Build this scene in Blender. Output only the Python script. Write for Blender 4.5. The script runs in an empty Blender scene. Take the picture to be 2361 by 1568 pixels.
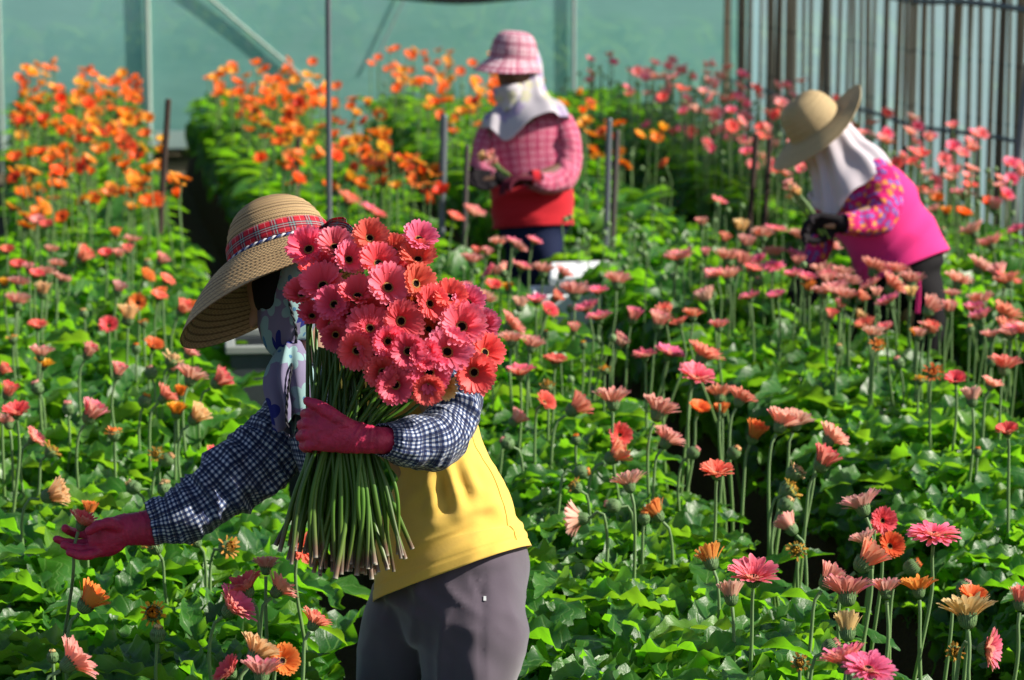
import bpy, math, random
import numpy as np
from mathutils import Vector, Matrix
from mathutils.bvhtree import BVHTree
R = math.radians
random.seed(7); rng = np.random.RandomState(7)
SC = bpy.context.scene; COL = SC.collection

# ------------------------------------------------------------ camera
F = 6874.0; PWID, PHEI = 2361.0, 1568.0          # focal length and frame in photo units
CAM = np.array((0.0, 0.0, 2.41)); YAW = R(8.89); PIT = R(9.16)
cd = bpy.data.cameras.new('camera'); cam = bpy.data.objects.new('camera', cd); COL.objects.link(cam)
cam.location = CAM; cam.rotation_euler = (R(90) - PIT, 0, -YAW)
cd.sensor_width = 36; cd.lens = 36 * F / PWID; cd.clip_start = 0.1; cd.clip_end = 500
cd.dof.use_dof = True; cd.dof.focus_distance = 6.45; cd.dof.aperture_fstop = 5.0; cd.dof.aperture_blades = 9
SC.camera = cam
FWD = np.array((math.sin(YAW) * math.cos(PIT), math.cos(YAW) * math.cos(PIT), -math.sin(PIT)))
RGT = np.array((math.cos(YAW), -math.sin(YAW), 0.0)); UPV = np.cross(RGT, FWD)
FH = np.array((math.sin(YAW), math.cos(YAW), 0.0))
# ------------------------------------------------------------ light
SUN_EL, SUN_AZ = 36.0, -6.0                        # azimuth: degrees behind the picture's right
az, el = R(SUN_AZ), R(SUN_EL)
SUNV = (RGT * math.cos(az) + FH * math.sin(az)) * math.cos(el) + np.array((0, 0, math.sin(el)))
sd = bpy.data.lights.new('sun', 'SUN'); sd.energy = 4.9; sd.angle = R(0.6); sd.color = (1.0, 0.93, 0.80)
sun = bpy.data.objects.new('sun', sd); COL.objects.link(sun)
sun.rotation_euler = Vector(SUNV).to_track_quat('Z', 'Y').to_euler(); sun.location = (12, 8, 12)
wd = bpy.data.worlds.new('World'); SC.world = wd; wd.use_nodes = True
wn = wd.node_tree; bg = wn.nodes['Background']; sk = wn.nodes.new('ShaderNodeTexSky')
sk.sky_type = 'NISHITA'; sk.sun_disc = False; sk.sun_elevation = el
sk.sun_rotation = math.atan2(SUNV[0], SUNV[1]); sk.dust_density = 1.0
wn.links.new(sk.outputs[0], bg.inputs[0]); bg.inputs[1].default_value = 0.064
SC.view_settings.view_transform = 'Standard'; SC.view_settings.look = 'None'
SC.view_settings.gamma = 1; SC.view_settings.use_curve_mapping = False
SC.view_settings.exposure = 0.84
SC.cycles.use_denoising = True; SC.cycles.max_bounces = 8; SC.cycles.transparent_max_bounces = 12
SC.cycles.diffuse_bounces = 3; SC.cycles.glossy_bounces = 3; SC.cycles.transmission_bounces = 5

# ------------------------------------------------------------ geometry helpers
def nrm(v): v = np.asarray(v, float); return v / (np.linalg.norm(v) + 1e-12)
def W(px, py, d):
    return CAM + FWD * d + RGT * ((px - PWID / 2) / F * d) - UPV * ((py - PHEI / 2) / F * d)
def onz(px, py, z):
    v = FWD + RGT * (px - PWID / 2) / F - UPV * (py - PHEI / 2) / F
    return CAM + v * ((z - CAM[2]) / v[2])
def proj(p):
    q = np.asarray(p) - CAM; d = q @ FWD
    return PWID / 2 + (q @ RGT) / d * F, PHEI / 2 - (q @ UPV) / d * F, d
def seen(p, mx=300, my=350):
    x, y, d = proj(p); return d > 1 and -mx < x < PWID + mx and -my < y < PHEI + my
def hsh(a):
    a = np.asarray(a, dtype=np.int64)
    h = (a[..., 0] * 73856093) ^ (a[..., 1] * 19349663) ^ (a[..., 2] * 83492791)
    h = (h ^ (h >> 13)) * 1274126177 & 0x7fffffff
    return ((h ^ (h >> 16)) & 0xffff) / 65535.0
def vnoise(P):
    P = np.asarray(P, float); i = np.floor(P).astype(np.int64); f = P - i; f = f * f * (3 - 2 * f); out = 0
    for dx in (0, 1):
        for dy in (0, 1):
            for dz in (0, 1):
                w = (f[..., 0] if dx else 1 - f[..., 0]) * (f[..., 1] if dy else 1 - f[..., 1]) * (f[..., 2] if dz else 1 - f[..., 2])
                out = out + w * hsh(i + np.array((dx, dy, dz)))
    return out
def ridge(P): return 1 - np.abs(2 * vnoise(P) - 1)

def mesh(name, V, Fc, uv=None, smooth=True, tint=None, mats=None, midx=None):
    """V (n,3), Fc (m,4) or (m,3) ndarray or list of them; uv and tint per vertex"""
    me = bpy.data.meshes.new(name); V = np.asarray(V, np.float32).reshape(-1, 3)
    Fs = Fc if isinstance(Fc, list) else [Fc]
    Fs = [np.asarray(f, np.int32) for f in Fs if len(f)]
    loops = np.concatenate([f.ravel() for f in Fs]); cnt = np.concatenate([np.full(len(f), f.shape[1], np.int32) for f in Fs])
    me.vertices.add(len(V)); me.vertices.foreach_set('co', V.ravel())
    me.loops.add(len(loops)); me.loops.foreach_set('vertex_index', loops)
    st = np.concatenate(([0], np.cumsum(cnt)[:-1])).astype(np.int32)
    me.polygons.add(len(cnt)); me.polygons.foreach_set('loop_start', st); me.polygons.foreach_set('loop_total', cnt)
    if midx is not None: me.polygons.foreach_set('material_index', np.asarray(midx, np.int32))
    if uv is not None:
        ul = me.uv_layers.new(name='UVMap'); ul.data.foreach_set('uv', np.asarray(uv, np.float32).reshape(-1, 2)[loops].ravel())
    if tint is not None:
        at = me.attributes.new('tint', 'FLOAT', 'POINT'); at.data.foreach_set('value', np.asarray(tint, np.float32))
    me.update(calc_edges=True); me.validate()
    me.polygons.foreach_set('use_smooth', np.full(len(me.polygons), bool(smooth)))
    for m in (mats if isinstance(mats, (list, tuple)) else [mats] if mats else []): me.materials.append(m)
    return me
def link(name, me, parent=None, loc=None, **props):
    o = bpy.data.objects.new(name, me); COL.objects.link(o)
    if parent is not None: o.parent = parent
    if loc is not None: o.location = loc
    for k, v in props.items(): o[k] = v
    return o
def empty(name, loc, **props):
    o = bpy.data.objects.new(name, None); COL.objects.link(o); o.location = loc; o.empty_display_size = 0.05
    for k, v in props.items(): o[k] = v
    return o
def gridfaces(nv, nu, off=0):
    i, j = np.meshgrid(np.arange(nv - 1), np.arange(nu - 1), indexing='ij'); a = (i * nu + j).ravel() + off
    return np.stack((a, a + nu, a + nu + 1, a + 1), 1)
def box(c, s, rz=0.0):
    c = np.asarray(c, float); h = np.asarray(s, float) / 2
    V = np.array([(x, y, z) for z in (-1, 1) for y in (-1, 1) for x in (-1, 1)], float) * h
    ca, sa = math.cos(rz), math.sin(rz); V = np.stack((V[:, 0] * ca - V[:, 1] * sa, V[:, 0] * sa + V[:, 1] * ca, V[:, 2]), 1) + c
    return V, np.array([(0, 2, 3, 1), (4, 5, 7, 6), (0, 1, 5, 4), (2, 6, 7, 3), (0, 4, 6, 2), (1, 3, 7, 5)])
def join(parts):
    V, Q, o = [], [], 0
    for v, f in parts:
        v = np.asarray(v).reshape(-1, 3); V.append(v); Q.append(np.asarray(f) + o); o += len(v)
    return np.concatenate(V), np.concatenate(Q)
def bevel(o, w=0.004, s=2):
    m = o.modifiers.new('bevel', 'BEVEL'); m.width = w; m.segments = s; m.limit_method = 'ANGLE'; return o
def solid(o, t=0.003):
    m = o.modifiers.new('solid', 'SOLIDIFY'); m.thickness = t; m.offset = -1; return o
def catmull(P, n):
    """P (k,m) control rows -> n rows, roughly even along the first three columns"""
    P = np.asarray(P, float); k = len(P)
    if k == 2: t = np.linspace(0, 1, n)[:, None]; return P[0] * (1 - t) + P[1] * t
    Q = np.vstack((2 * P[0] - P[1], P, 2 * P[-1] - P[-2]))
    def at(t):
        i = np.clip(np.floor(t).astype(int), 0, k - 2); u = (t - i)[:, None]
        a, b, c, d = Q[i], Q[i + 1], Q[i + 2], Q[i + 3]
        return 0.5 * ((2 * b) + (c - a) * u + (2 * a - 5 * b + 4 * c - d) * u * u + (3 * b - a - 3 * c + d) * u ** 3)
    tt = np.linspace(0, k - 1, 60 * k); X = at(tt); L = np.concatenate(([0], np.cumsum(np.linalg.norm(np.diff(X[:, :3], axis=0), axis=1))))
    return at(np.interp(np.linspace(0, L[-1], n), L, tt))
def frames(C):
    T = np.gradient(C, axis=0); T /= np.linalg.norm(T, axis=1)[:, None] + 1e-12
    return T
def tube(P, r, n, k=8, uvscale=None):
    """smooth tube through control points P with radius r (float or list)"""
    P = np.asarray(P, float); rr = np.full(len(P), r, float) if np.isscalar(r) else np.asarray(r, float)
    X = catmull(np.column_stack((P, rr)), n); C = X[:, :3]; rad = np.maximum(X[:, 3], 1e-5); T = frames(C)
    ref = np.array((0.3, 0.9, 0.1)) if abs(T[len(T) // 2] @ nrm((0.3, 0.9, 0.1))) < 0.9 else np.array((1.0, 0, 0))
    A = np.cross(T, ref); A /= np.linalg.norm(A, axis=1)[:, None]; B = np.cross(T, A)
    ph = np.linspace(0, 2 * math.pi, k + 1)
    G = C[:, None] + rad[:, None, None] * (A[:, None] * np.cos(ph)[None, :, None] + B[:, None] * np.sin(ph)[None, :, None])
    uv = np.zeros(G.shape[:2] + (2,)); uv[..., 0] = ph / (2 * math.pi); uv[..., 1] = np.linspace(0, 1, n)[:, None]
    return G.reshape(-1, 3), gridfaces(n, k + 1)[:, ::-1], uv.reshape(-1, 2)
def gnormals(G):
    du = np.gradient(G, axis=1); dv = np.gradient(G, axis=0)
    if np.allclose(G[:, 0], G[:, -1], atol=1e-5):
        d0 = (G[:, 1] - G[:, -2]) / 2; du[:, 0] = d0; du[:, -1] = d0
    N = np.cross(du, dv); return N / (np.linalg.norm(N, axis=2)[..., None] + 1e-12)
def loft(rings, nv, nu, D0, power=2.0, side=None):
    """rings: (px, py, depth offset m, half width in photo units, half depth m). Returns grid G, uv in metres, outward normals"""
    rows = []
    for px, py, dd, hw, hd in rings:
        p = W(px, py, D0 + dd); rows.append((*p, hw * (D0 + dd) / F, hd))
    X = catmull(rows, nv); C = X[:, :3]; T = frames(C); S0 = -FWD if side is None else nrm(side)
    A = np.cross(T, S0); A /= np.linalg.norm(A, axis=1)[:, None]; S = np.cross(A, T)
    ph = np.linspace(-math.pi / 2, 1.5 * math.pi, nu + 1); c, s = np.cos(ph), np.sin(ph)
    c = np.sign(c) * np.abs(c) ** (2 / power); s = np.sign(s) * np.abs(s) ** (2 / power)
    G = C[:, None] + (X[:, 3, None] * c[None])[..., None] * A[:, None] + (X[:, 4, None] * s[None])[..., None] * S[:, None]
    L = np.concatenate(([0], np.cumsum(np.linalg.norm(np.diff(C, axis=0), axis=1)))); circ = (X[:, 3] + X[:, 4]).mean() * math.pi
    uv = np.zeros(G.shape[:2] + (2,)); uv[..., 0] = (ph + math.pi / 2) / (2 * math.pi) * circ; uv[..., 1] = L[:, None]
    N = gnormals(G); out = G - C[:, None]
    if (N * out).sum() < 0: N = -N
    return G, uv, N
def gmesh(name, G, uv, mat, flip=None):
    nv, nu = G.shape[:2]; f = gridfaces(nv, nu); V = G.reshape(-1, 3)
    if flip is None:
        n = np.cross(V[f[:, 1]] - V[f[:, 0]], V[f[:, 3]] - V[f[:, 0]]); cen = G.mean(1)[:, None].repeat(nu, 1).reshape(-1, 3)
        flip = (n * (V[f[:, 0]] - cen[f[:, 0]])).sum() < 0
    if flip: f = f[:, ::-1]
    return mesh(name, V, f, uv.reshape(-1, 2), mats=mat)
def closed(G):
    """grid with end caps as (V, quads)"""
    nv, nu = G.shape[:2]; c0 = np.repeat(G[0].mean(0)[None, None], nu, 1).reshape(1, nu, 3); c1 = G[-1].mean(0)[None, None].repeat(nu, 1)
    H = np.concatenate((c0, G, c1)); return H.reshape(-1, 3), gridfaces(nv + 2, nu)
def capsule(p, q, r1, r2, k=12):
    p, q = np.asarray(p, float), np.asarray(q, float); d = nrm(q - p) if np.linalg.norm(q - p) > 1e-9 else np.array((0, 0, 1.0))
    a = nrm(np.cross(d, (0.31, 0.87, 0.21) if abs(d[1]) < 0.85 else (1, 0, 0))); b = np.cross(d, a); rows = []
    for t in np.linspace(-90, 0, 5): rows.append((p + d * r1 * math.sin(R(t)), r1 * math.cos(R(t))))
    for t in np.linspace(0, 90, 5): rows.append((q + d * r2 * math.sin(R(t)), r2 * math.cos(R(t))))
    ph = np.linspace(0, 2 * math.pi, k + 1)
    G = np.array([c + max(r, 1e-5) * (np.cos(ph)[:, None] * a + np.sin(ph)[:, None] * b) for c, r in rows])
    return G.reshape(-1, 3), gridfaces(len(rows), k + 1)[:, ::-1]
def ellipsoid(c, ax, k=20):
    """ax: 3 vectors (scaled axes)"""
    th = np.linspace(0, math.pi, k // 2 + 1); ph = np.linspace(0, 2 * math.pi, k + 1); ax = np.asarray(ax, float)
    G = np.array([[np.asarray(c) + ax[0] * math.sin(t) * math.cos(f) + ax[1] * math.sin(t) * math.sin(f) + ax[2] * math.cos(t) for f in ph] for t in th])
    return G.reshape(-1, 3), gridfaces(len(th), k + 1)
def remesh(name, parts, voxel, smooth=4, mat=None, disp=None, factor=0.6):
    V, Q = join(parts); me = mesh(name + '_tmp', V, Q, smooth=True)
    o = bpy.data.objects.new('tmp', me); COL.objects.link(o)
    wl = o.modifiers.new('w', 'WELD'); wl.merge_threshold = 1e-5
    m = o.modifiers.new('r', 'REMESH'); m.mode = 'VOXEL'; m.voxel_size = voxel; m.use_smooth_shade = True
    s = o.modifiers.new('s', 'SMOOTH'); s.iterations = smooth; s.factor = factor
    dg = bpy.context.evaluated_depsgraph_get(); out = bpy.data.meshes.new_from_object(o.evaluated_get(dg))
    bpy.data.objects.remove(o); bpy.data.meshes.remove(me); out.name = name; out.materials.clear()
    if disp is not None:
        n = len(out.vertices); co = np.zeros(n * 3, np.float32); no = np.zeros(n * 3, np.float32)
        out.vertices.foreach_get('co', co); out.vertices.foreach_get('normal', no); co = co.reshape(-1, 3); no = no.reshape(-1, 3)
        out.vertices.foreach_set('co', (co + no * disp(co)[:, None]).astype(np.float32).ravel()); out.update()
    if mat: out.materials.append(mat)
    out.polygons.foreach_set('use_smooth', np.ones(len(out.polygons), bool))
    return out

# ------------------------------------------------------------ material helpers
class N:
    def __init__(s, name):
        s.m = bpy.data.materials.new(name); s.m.use_nodes = True; s.t = s.m.node_tree
        s.b = s.t.nodes['Principled BSDF']; s.out = s.t.nodes['Material Output']
    def n(s, ty, **kw):
        nd = s.t.nodes.new('ShaderNode' + ty)
        for k, v in kw.items():
            if hasattr(nd, k): setattr(nd, k, v)
        return nd
    def put(s, sock, v):
        if isinstance(v, bpy.types.NodeSocket): s.t.links.new(v, sock)
        elif isinstance(v, (tuple, list)) and len(v) == 3 and sock.type == 'RGBA': sock.default_value = (*v, 1)
        else: sock.default_value = v
    def math(s, op, a, b=None, c=None, clamp=False):
        nd = s.n('Math', operation=op); nd.use_clamp = clamp; s.put(nd.inputs[0], a)
        if b is not None: s.put(nd.inputs[1], b)
        if c is not None: s.put(nd.inputs[2], c)
        return nd.outputs[0]
    def mix(s, f, a, b, blend='MIX'):
        nd = s.n('Mix', data_type='RGBA', blend_type=blend); s.put(nd.inputs[0], f); s.put(nd.inputs[6], a); s.put(nd.inputs[7], b); return nd.outputs[2]
    def noise(s, scale, detail=3, vec=None, rough=0.5, dist=0.0, out=0):
        nd = s.n('TexNoise'); nd.inputs['Scale'].default_value = scale; nd.inputs['Detail'].default_value = detail
        nd.inputs['Roughness'].default_value = rough; nd.inputs['Distortion'].default_value = dist
        if vec is not None: s.put(nd.inputs['Vector'], vec)
        return nd.outputs[out]
    def ramp(s, f, stops):
        nd = s.n('ValToRGB'); cr = nd.color_ramp; s.put(nd.inputs[0], f)
        while len(cr.elements) < len(stops): cr.elements.new(0.5)
        for e, (p, c) in zip(cr.elements, stops): e.position = p; e.color = (*c, 1) if len(c) == 3 else c
        return nd.outputs[0]
    def uv(s):
        x = s.n('UVMap'); sp = s.n('SeparateXYZ'); s.t.links.new(x.outputs[0], sp.inputs[0]); return sp.outputs[0], sp.outputs[1], x.outputs[0]
    def obj(s): return s.n('TexCoord').outputs['Object']
    def vmul(s, v, xyz):
        nd = s.n('VectorMath', operation='MULTIPLY'); s.put(nd.inputs[0], v); nd.inputs[1].default_value = xyz; return nd.outputs[0]
    def rnd(s): return s.n('ObjectInfo').outputs['Random']
    def bump(s, h, strength=0.5, dist=0.002, sock=None):
        nd = s.n('Bump'); nd.inputs['Strength'].default_value = strength; nd.inputs['Distance'].default_value = dist
        s.put(nd.inputs['Height'], h); s.put(s.b.inputs['Normal'], nd.outputs[0]); return nd.outputs[0]
    def base(s, col, rough=0.7, spec=0.3):
        s.put(s.b.inputs['Base Color'], col); s.put(s.b.inputs['Roughness'], rough); s.put(s.b.inputs['Specular IOR Level'], spec); return s
    def translucent(s, col, fac, normal=None):
        tr = s.n('BsdfTranslucent'); s.put(tr.inputs[0], col)
        if normal is not None: s.put(tr.inputs['Normal'], normal)
        mx = s.n('MixShader'); s.put(mx.inputs[0], fac); s.t.links.new(s.b.outputs[0], mx.inputs[1]); s.t.links.new(tr.outputs[0], mx.inputs[2])
        s.t.links.new(mx.outputs[0], s.out.inputs[0]); return mx
def hsv(n, col, h=None, v=None, sat=None):
    nd = n.n('HueSaturation'); n.put(nd.inputs['Color'], col)
    if h is not None: n.put(nd.inputs['Hue'], h)
    if v is not None: n.put(nd.inputs['Value'], v)
    if sat is not None: n.put(nd.inputs['Saturation'], sat)
    return nd.outputs[0]

def petal_mat(name, tip, base, btip, bbase, trans=0.48, jit=1.0):
    n = N(name); u, v, uvv = n.uv(); r = n.rnd()
    fr = n.mix(n.math('POWER', v, 1.25), base, tip)
    st = n.noise(26, 2, n.vmul(uvv, (1.0, 0.06, 1)))                       # fine streaks along each petal
    fr = n.mix(n.math('MULTIPLY', st, 0.45), fr, tuple(min(1, c * 1.25 + 0.10) for c in tip))
    bk = n.mix(v, bbase, btip); bk = n.mix(n.math('MULTIPLY', n.math('GREATER_THAN', st, 0.54), 0.45), bk, tuple(c * 0.72 for c in btip))
    geo = n.n('NewGeometry'); col = n.mix(geo.outputs['Backfacing'], fr, bk)
    col = hsv(n, col, n.math('ADD', 0.5 - 0.012 * jit, n.math('MULTIPLY', r, 0.026 * jit)), n.math('ADD', 0.86, n.math('MULTIPLY', n.math('FRACT', n.math('MULTIPLY', r, 7.3)), 0.26)))
    n.base(col, 0.42, 0.28); n.bump(st, 0.35, 0.0006); n.translucent(col, trans); return n.m
PAL = {
 'pink':   petal_mat('petal_pink',   (.97, .22, .38), (.92, .06, .12), (.90, .38, .33), (.86, .42, .26)),
 'hot':    petal_mat('petal_hot_pink', (.98, .15, .25), (.90, .03, .06), (.92, .30, .15), (.92, .32, .12), trans=.5),
 'coral':  petal_mat('petal_coral',  (.94, .15, .14), (.88, .07, .05), (.94, .38, .28), (.88, .40, .22)),
 'peach':  petal_mat('petal_peach',  (.92, .27, .32), (.88, .18, .15), (.95, .50, .43), (.90, .50, .33)),
 'pale':   petal_mat('petal_pale_pink', (.88, .34, .38), (.84, .26, .20), (.92, .55, .46), (.86, .52, .36)),
 'orange': petal_mat('petal_orange', (.92, .22, .05), (.88, .14, .02), (.90, .33, .09), (.82, .34, .08)),
 'deep':   petal_mat('petal_deep_orange', (.96, .165, .006), (.94, .11, .004), (.94, .22, .015), (.90, .24, .02), jit=1.5),
 'amber':  petal_mat('petal_amber',  (.95, .42, .02), (.92, .32, .01), (.85, .32, .03), (.78, .34, .04), jit=1.6),
 'cream':  petal_mat('petal_cream',  (.88, .58, .30), (.84, .45, .14), (.87, .60, .32), (.80, .52, .20)),
 'wilt':   petal_mat('petal_withered', (.62, .28, .04), (.60, .36, .06), (.58, .36, .06), (.42, .38, .08)),
}
def simple(name, col, rough=0.7, spec=0.3, nscale=40, var=0.25, bump=0.3, bd=0.001, metallic=0.0):
    n = N(name); f = n.noise(nscale, 4, n.obj()); c = n.mix(f, tuple(x * (1 - var) for x in col), tuple(min(1, x * (1 + var)) for x in col))
    n.base(c, rough, spec); n.b.inputs['Metallic'].default_value = metallic
    if bump: n.bump(f, bump, bd)
    return n.m
def leaf_mat():
    n = N('gerbera_leaf'); u, v, uvv = n.uv(); tint = n.n('Attribute', attribute_name='tint').outputs['Fac']
    au = n.math('ABSOLUTE', u)                                            # u: -1..1 across, v: 0..1 along
    mid = n.math('SUBTRACT', 1.0, n.math('SMOOTH_MIN', n.math('MULTIPLY', au, 14.0), 1.0, 0.2), clamp=True)
    ph = n.math('FRACT', n.math('SUBTRACT', n.math('MULTIPLY', v, 11.0), n.math('MULTIPLY', au, 1.5)))
    vein = n.math('SUBTRACT', 1.0, n.math('MULTIPLY', n.math('ABSOLUTE', n.math('SUBTRACT', ph, 0.5)), 9.0), clamp=True)
    vm = n.math('MAXIMUM', mid, n.math('MULTIPLY', vein, 0.6))
    ob = n.obj(); big = n.noise(5, 2, ob); net = n.noise(110, 3, ob)
    c = n.ramp(tint, [(0.0, (.018, .085, .012)), (0.35, (.028, .125, .010)), (0.8, (.055, .20, .010)), (1.0, (.12, .28, .02))])
    c = n.mix(n.math('MULTIPLY', big, 0.5), c, (.02, .09, .022)); c = n.mix(n.math('MULTIPLY', vm, 0.75), c, (.16, .32, .07))
    geo = n.n('NewGeometry'); under = n.mix(n.math('MULTIPLY', vm, 0.6), (.085, .165, .065), (.17, .27, .11))
    col = n.mix(geo.outputs['Backfacing'], c, under)
    rough = n.math('ADD', 0.30, n.math('MULTIPLY', net, 0.22)); n.base(col, rough, 0.6)
    h = n.math('ADD', n.math('MULTIPLY', vm, -0.8), n.math('MULTIPLY', net, 0.7)); nb = n.bump(h, 0.55, 0.0022)
    tc = n.mix(n.math('MULTIPLY', vm, 0.55), (.24, .68, .012), (.08, .34, .008)); tc = n.mix(tint, tc, (.30, .56, .02))
    n.translucent(tc, 0.46); return n.m
M = {'leaf': leaf_mat()}
def mk(name, fn): M[name] = fn
def _stem():
    n = N('gerbera_stem'); u, v, uvv = n.uv(); f = n.noise(60, 3, n.obj())
    c = n.mix(v, (.16, .32, .03), (.17, .27, .12)); c = n.mix(n.math('MULTIPLY', f, .4), c, (.10, .22, .04))
    n.base(c, .5, .35); n.b.inputs['Sheen Weight'].default_value = .25; n.translucent((.2, .42, .05), .18); return n.m
M['stem'] = _stem()
def _cut():
    n = N('cut_stem'); u, v, uvv = n.uv(); f = n.noise(70, 3, n.obj()); r = n.rnd()
    c = n.ramp(v, [(0, (.03, .085, .008)), (.76, (.055, .15, .008)), (.93, (.085, .12, .018)), (.965, (.13, .055, .045)), (.99, (.18, .09, .08)), (1.0, (.34, .30, .26))])
    c = n.mix(n.math('MULTIPLY', f, .5), c, (.04, .10, .01)); c = hsv(n, c, None, n.math('ADD', .65, n.math('MULTIPLY', r, .7)))
    n.base(c, .42, .4); return n.m
M['cut'] = _cut()
def _calyx():
    n = N('calyx'); u, v, uvv = n.uv(); w = n.math('SINE', n.math('MULTIPLY', u, 150.0)); f = n.noise(30, 3, n.obj())
    c = n.mix(n.math('MULTIPLY', n.math('ADD', w, 1.0), .5), (.06, .13, .04), (.20, .31, .13)); c = n.mix(n.math('MULTIPLY', f, .5), c, (.05, .12, .035))
    n.base(c, .55, .3); n.bump(w, .6, .0008); return n.m
M['calyx'] = _calyx()
def _eye(name, ring, dark):
    n = N(name); u, v, uvv = n.uv(); f = n.noise(380, 2, n.obj())
    c = n.ramp(v, [(0, dark), (.56, dark), (.66, ring), (1, ring)]); c = n.mix(n.math('MULTIPLY', f, .6), c, (.02, .01, .008), 'MULTIPLY')
    n.base(c, .8, .1); n.bump(f, .8, .002); return n.m
M['eye'] = _eye('flower_eye_dark', (.62, .33, .12), (.010, .006, .006))
M['eye2'] = _eye('flower_eye_orange', (.85, .32, .05), (.28, .08, .012))

# ------------------------------------------------------------ ground and planting beds
PX = [-0.43, 0.84, 2.10, 3.38, 4.62]                  # path centre lines; rows run along +Y
def soil_mat(name, a, b):
    n = N(name); o = n.obj(); f = n.noise(9, 6, o, .6); g = n.noise(90, 4, o)
    n.base(n.mix(n.math('MULTIPLY', f, g), a, b), .95, .1); n.bump(n.math('ADD', f, n.math('MULTIPLY', g, .4)), .8, .02); return n.m
M['soil'] = soil_mat('dark_soil', (.035, .025, .018), (.11, .08, .055)); M['earth'] = soil_mat('earth', (.07, .06, .04), (.16, .14, .09))
V, Q, U = [], [], []
xs = np.linspace(-60, 80, 29); ys = np.linspace(-10, 120, 27)
gx, gy = np.meshgrid(xs, ys, indexing='ij'); gz = -0.01 + 0.0 * gx
me = mesh('ground', np.stack((gx, gy, gz), 2).reshape(-1, 3), gridfaces(29, 27), mats=M['earth'])
link('ground', me, kind='structure', label='bare brown earth ground of the flower field')
BEDS = []
for k in range(4):
    x0, x1 = PX[k] + 0.17, PX[k + 1] - 0.17; ny, nx = 240, 17
    yy = np.linspace(3.5, 22.6, ny); tt = np.linspace(0, 1, nx)
    prof = 0.37 * np.clip(np.sin(np.pi * tt) * 2.4, 0, 1) ** .7
    P = np.zeros((ny, nx, 3)); P[..., 0] = x0 + (x1 - x0) * tt; P[..., 1] = yy[:, None]; P[..., 2] = prof[None]
    P[..., 2] += (vnoise(P * np.array((14, 14, 1))) - .5) * .05 * (prof > 0); P[:, 0, 2] = P[:, -1, 2] = -0.03
    me = mesh('planting_bed', P.reshape(-1, 3), gridfaces(ny, nx)[:, ::-1], mats=M['soil'])
    BEDS.append(link('planting_bed', me, kind='structure', label='raised soil bed planted with gerberas'))
for k in range(1, 4):
    ny = 160; yy = np.linspace(3.5, 22.6, ny); tt = np.linspace(-.19, .19, 7); P = np.zeros((ny, 7, 3)); P[..., 0] = PX[k] + tt; P[..., 1] = yy[:, None]
    P[..., 2] = .006 + .02 * vnoise(P * np.array((9, 9, 1))); me = mesh('path', P.reshape(-1, 3), gridfaces(ny, 7)[:, ::-1], mats=M['soil'])
    link('path', me, kind='structure', label='narrow trodden soil path between two flower beds')

# ------------------------------------------------------------ gerbera foliage
def leaf_variant(nl, nw, sd):
    r = np.random.RandomState(sd); t = np.linspace(0, 1, nl); s = np.linspace(-1, 1, nw)
    e0, e1 = R(r.uniform(48, 84)), R(r.uniform(-60, 0)); bendp = r.uniform(.8, 1.5); el_ = e0 + (e1 - e0) * t ** bendp
    ds = 1 / (nl - 1); x = np.concatenate(([0], np.cumsum(np.cos(el_[:-1]) * ds))); z = np.concatenate(([0], np.cumsum(np.sin(el_[:-1]) * ds)))
    side = np.cumsum(r.normal(0, .012, nl)); nlob = r.uniform(6.5, 9); ph = r.uniform(0, 6, 2)
    shp = np.clip(np.sin(np.pi * np.clip((t - .10) / .905, 0, 1) ** .82), 0, 1) ** .62 * r.uniform(.080, .112) + .007
    G = np.zeros((nl, nw, 3)); UV = np.zeros((nl, nw, 2))
    for j, sj in enumerate(s):
        q = 0 if sj < 0 else 1; saw = (t * nlob + ph[q]) % 1.0; lob = 1 - ((.30 + .12 * np.sin(t * 5 + ph[q])) * (1 - np.abs(np.sin(np.pi * (t * nlob + ph[q]))) ** .8)) * (t > .14) * (1 - .5 * t)
        w = shp * lob * sj; a = abs(sj)
        ruf = np.sin(2 * np.pi * (t * nlob * 1.0 + ph[q]) + 1.0) * .032 * a ** 1.8 + np.sin(2 * np.pi * t * 2.3 + ph[q]) * .055 * a ** 1.3 + np.sin(2 * np.pi * t * nlob * 2.3 + ph[q] * 3) * .012 * a ** 2 + r.normal(0, .006, nl) * a
        up = ruf * (shp / .15) + (.50 if sd % 4 else -.25) * a * shp * a + .10 * shp * a
        G[:, j, 0] = x - np.sin(el_) * up; G[:, j, 2] = z + np.cos(el_) * up; G[:, j, 1] = w + side
        UV[:, j, 0] = sj; UV[:, j, 1] = t
    return G.reshape(-1, 3), UV.reshape(-1, 2)
NV = 12; LODS = {'near': (41, 7), 'mid': (23, 5), 'far': (7, 3)}
LEAFV = {k: [leaf_variant(a, b, 100 + i) for i in range(NV)] for k, (a, b) in LODS.items()}
def rotz(V, a): c, s = math.cos(a), math.sin(a); return np.stack((V[..., 0] * c - V[..., 1] * s, V[..., 0] * s + V[..., 1] * c, V[..., 2]), -1)
AVOID = []                                             # (x, y, r): where a person or post stands
def put_leaves(items, lod):
    """items: (variant, x, y, z, azimuth, length, roll) -> V, Q, UV, tint"""
    nl, nw = LODS[lod]; f = gridfaces(nl, nw); Vs, Fs, Us, Ts = [], [], [], []; o = 0
    for v, x, y, z, a, L, tn in items:
        G, U = LEAFV[lod][v]; Vs.append(rotz(G * L, a) + (x, y, z)); Fs.append(f + o); Us.append(U); Ts.append(np.full(len(G), tn)); o += len(G)
    return np.concatenate(Vs), np.concatenate(Fs), np.concatenate(Us), np.concatenate(Ts)
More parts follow.
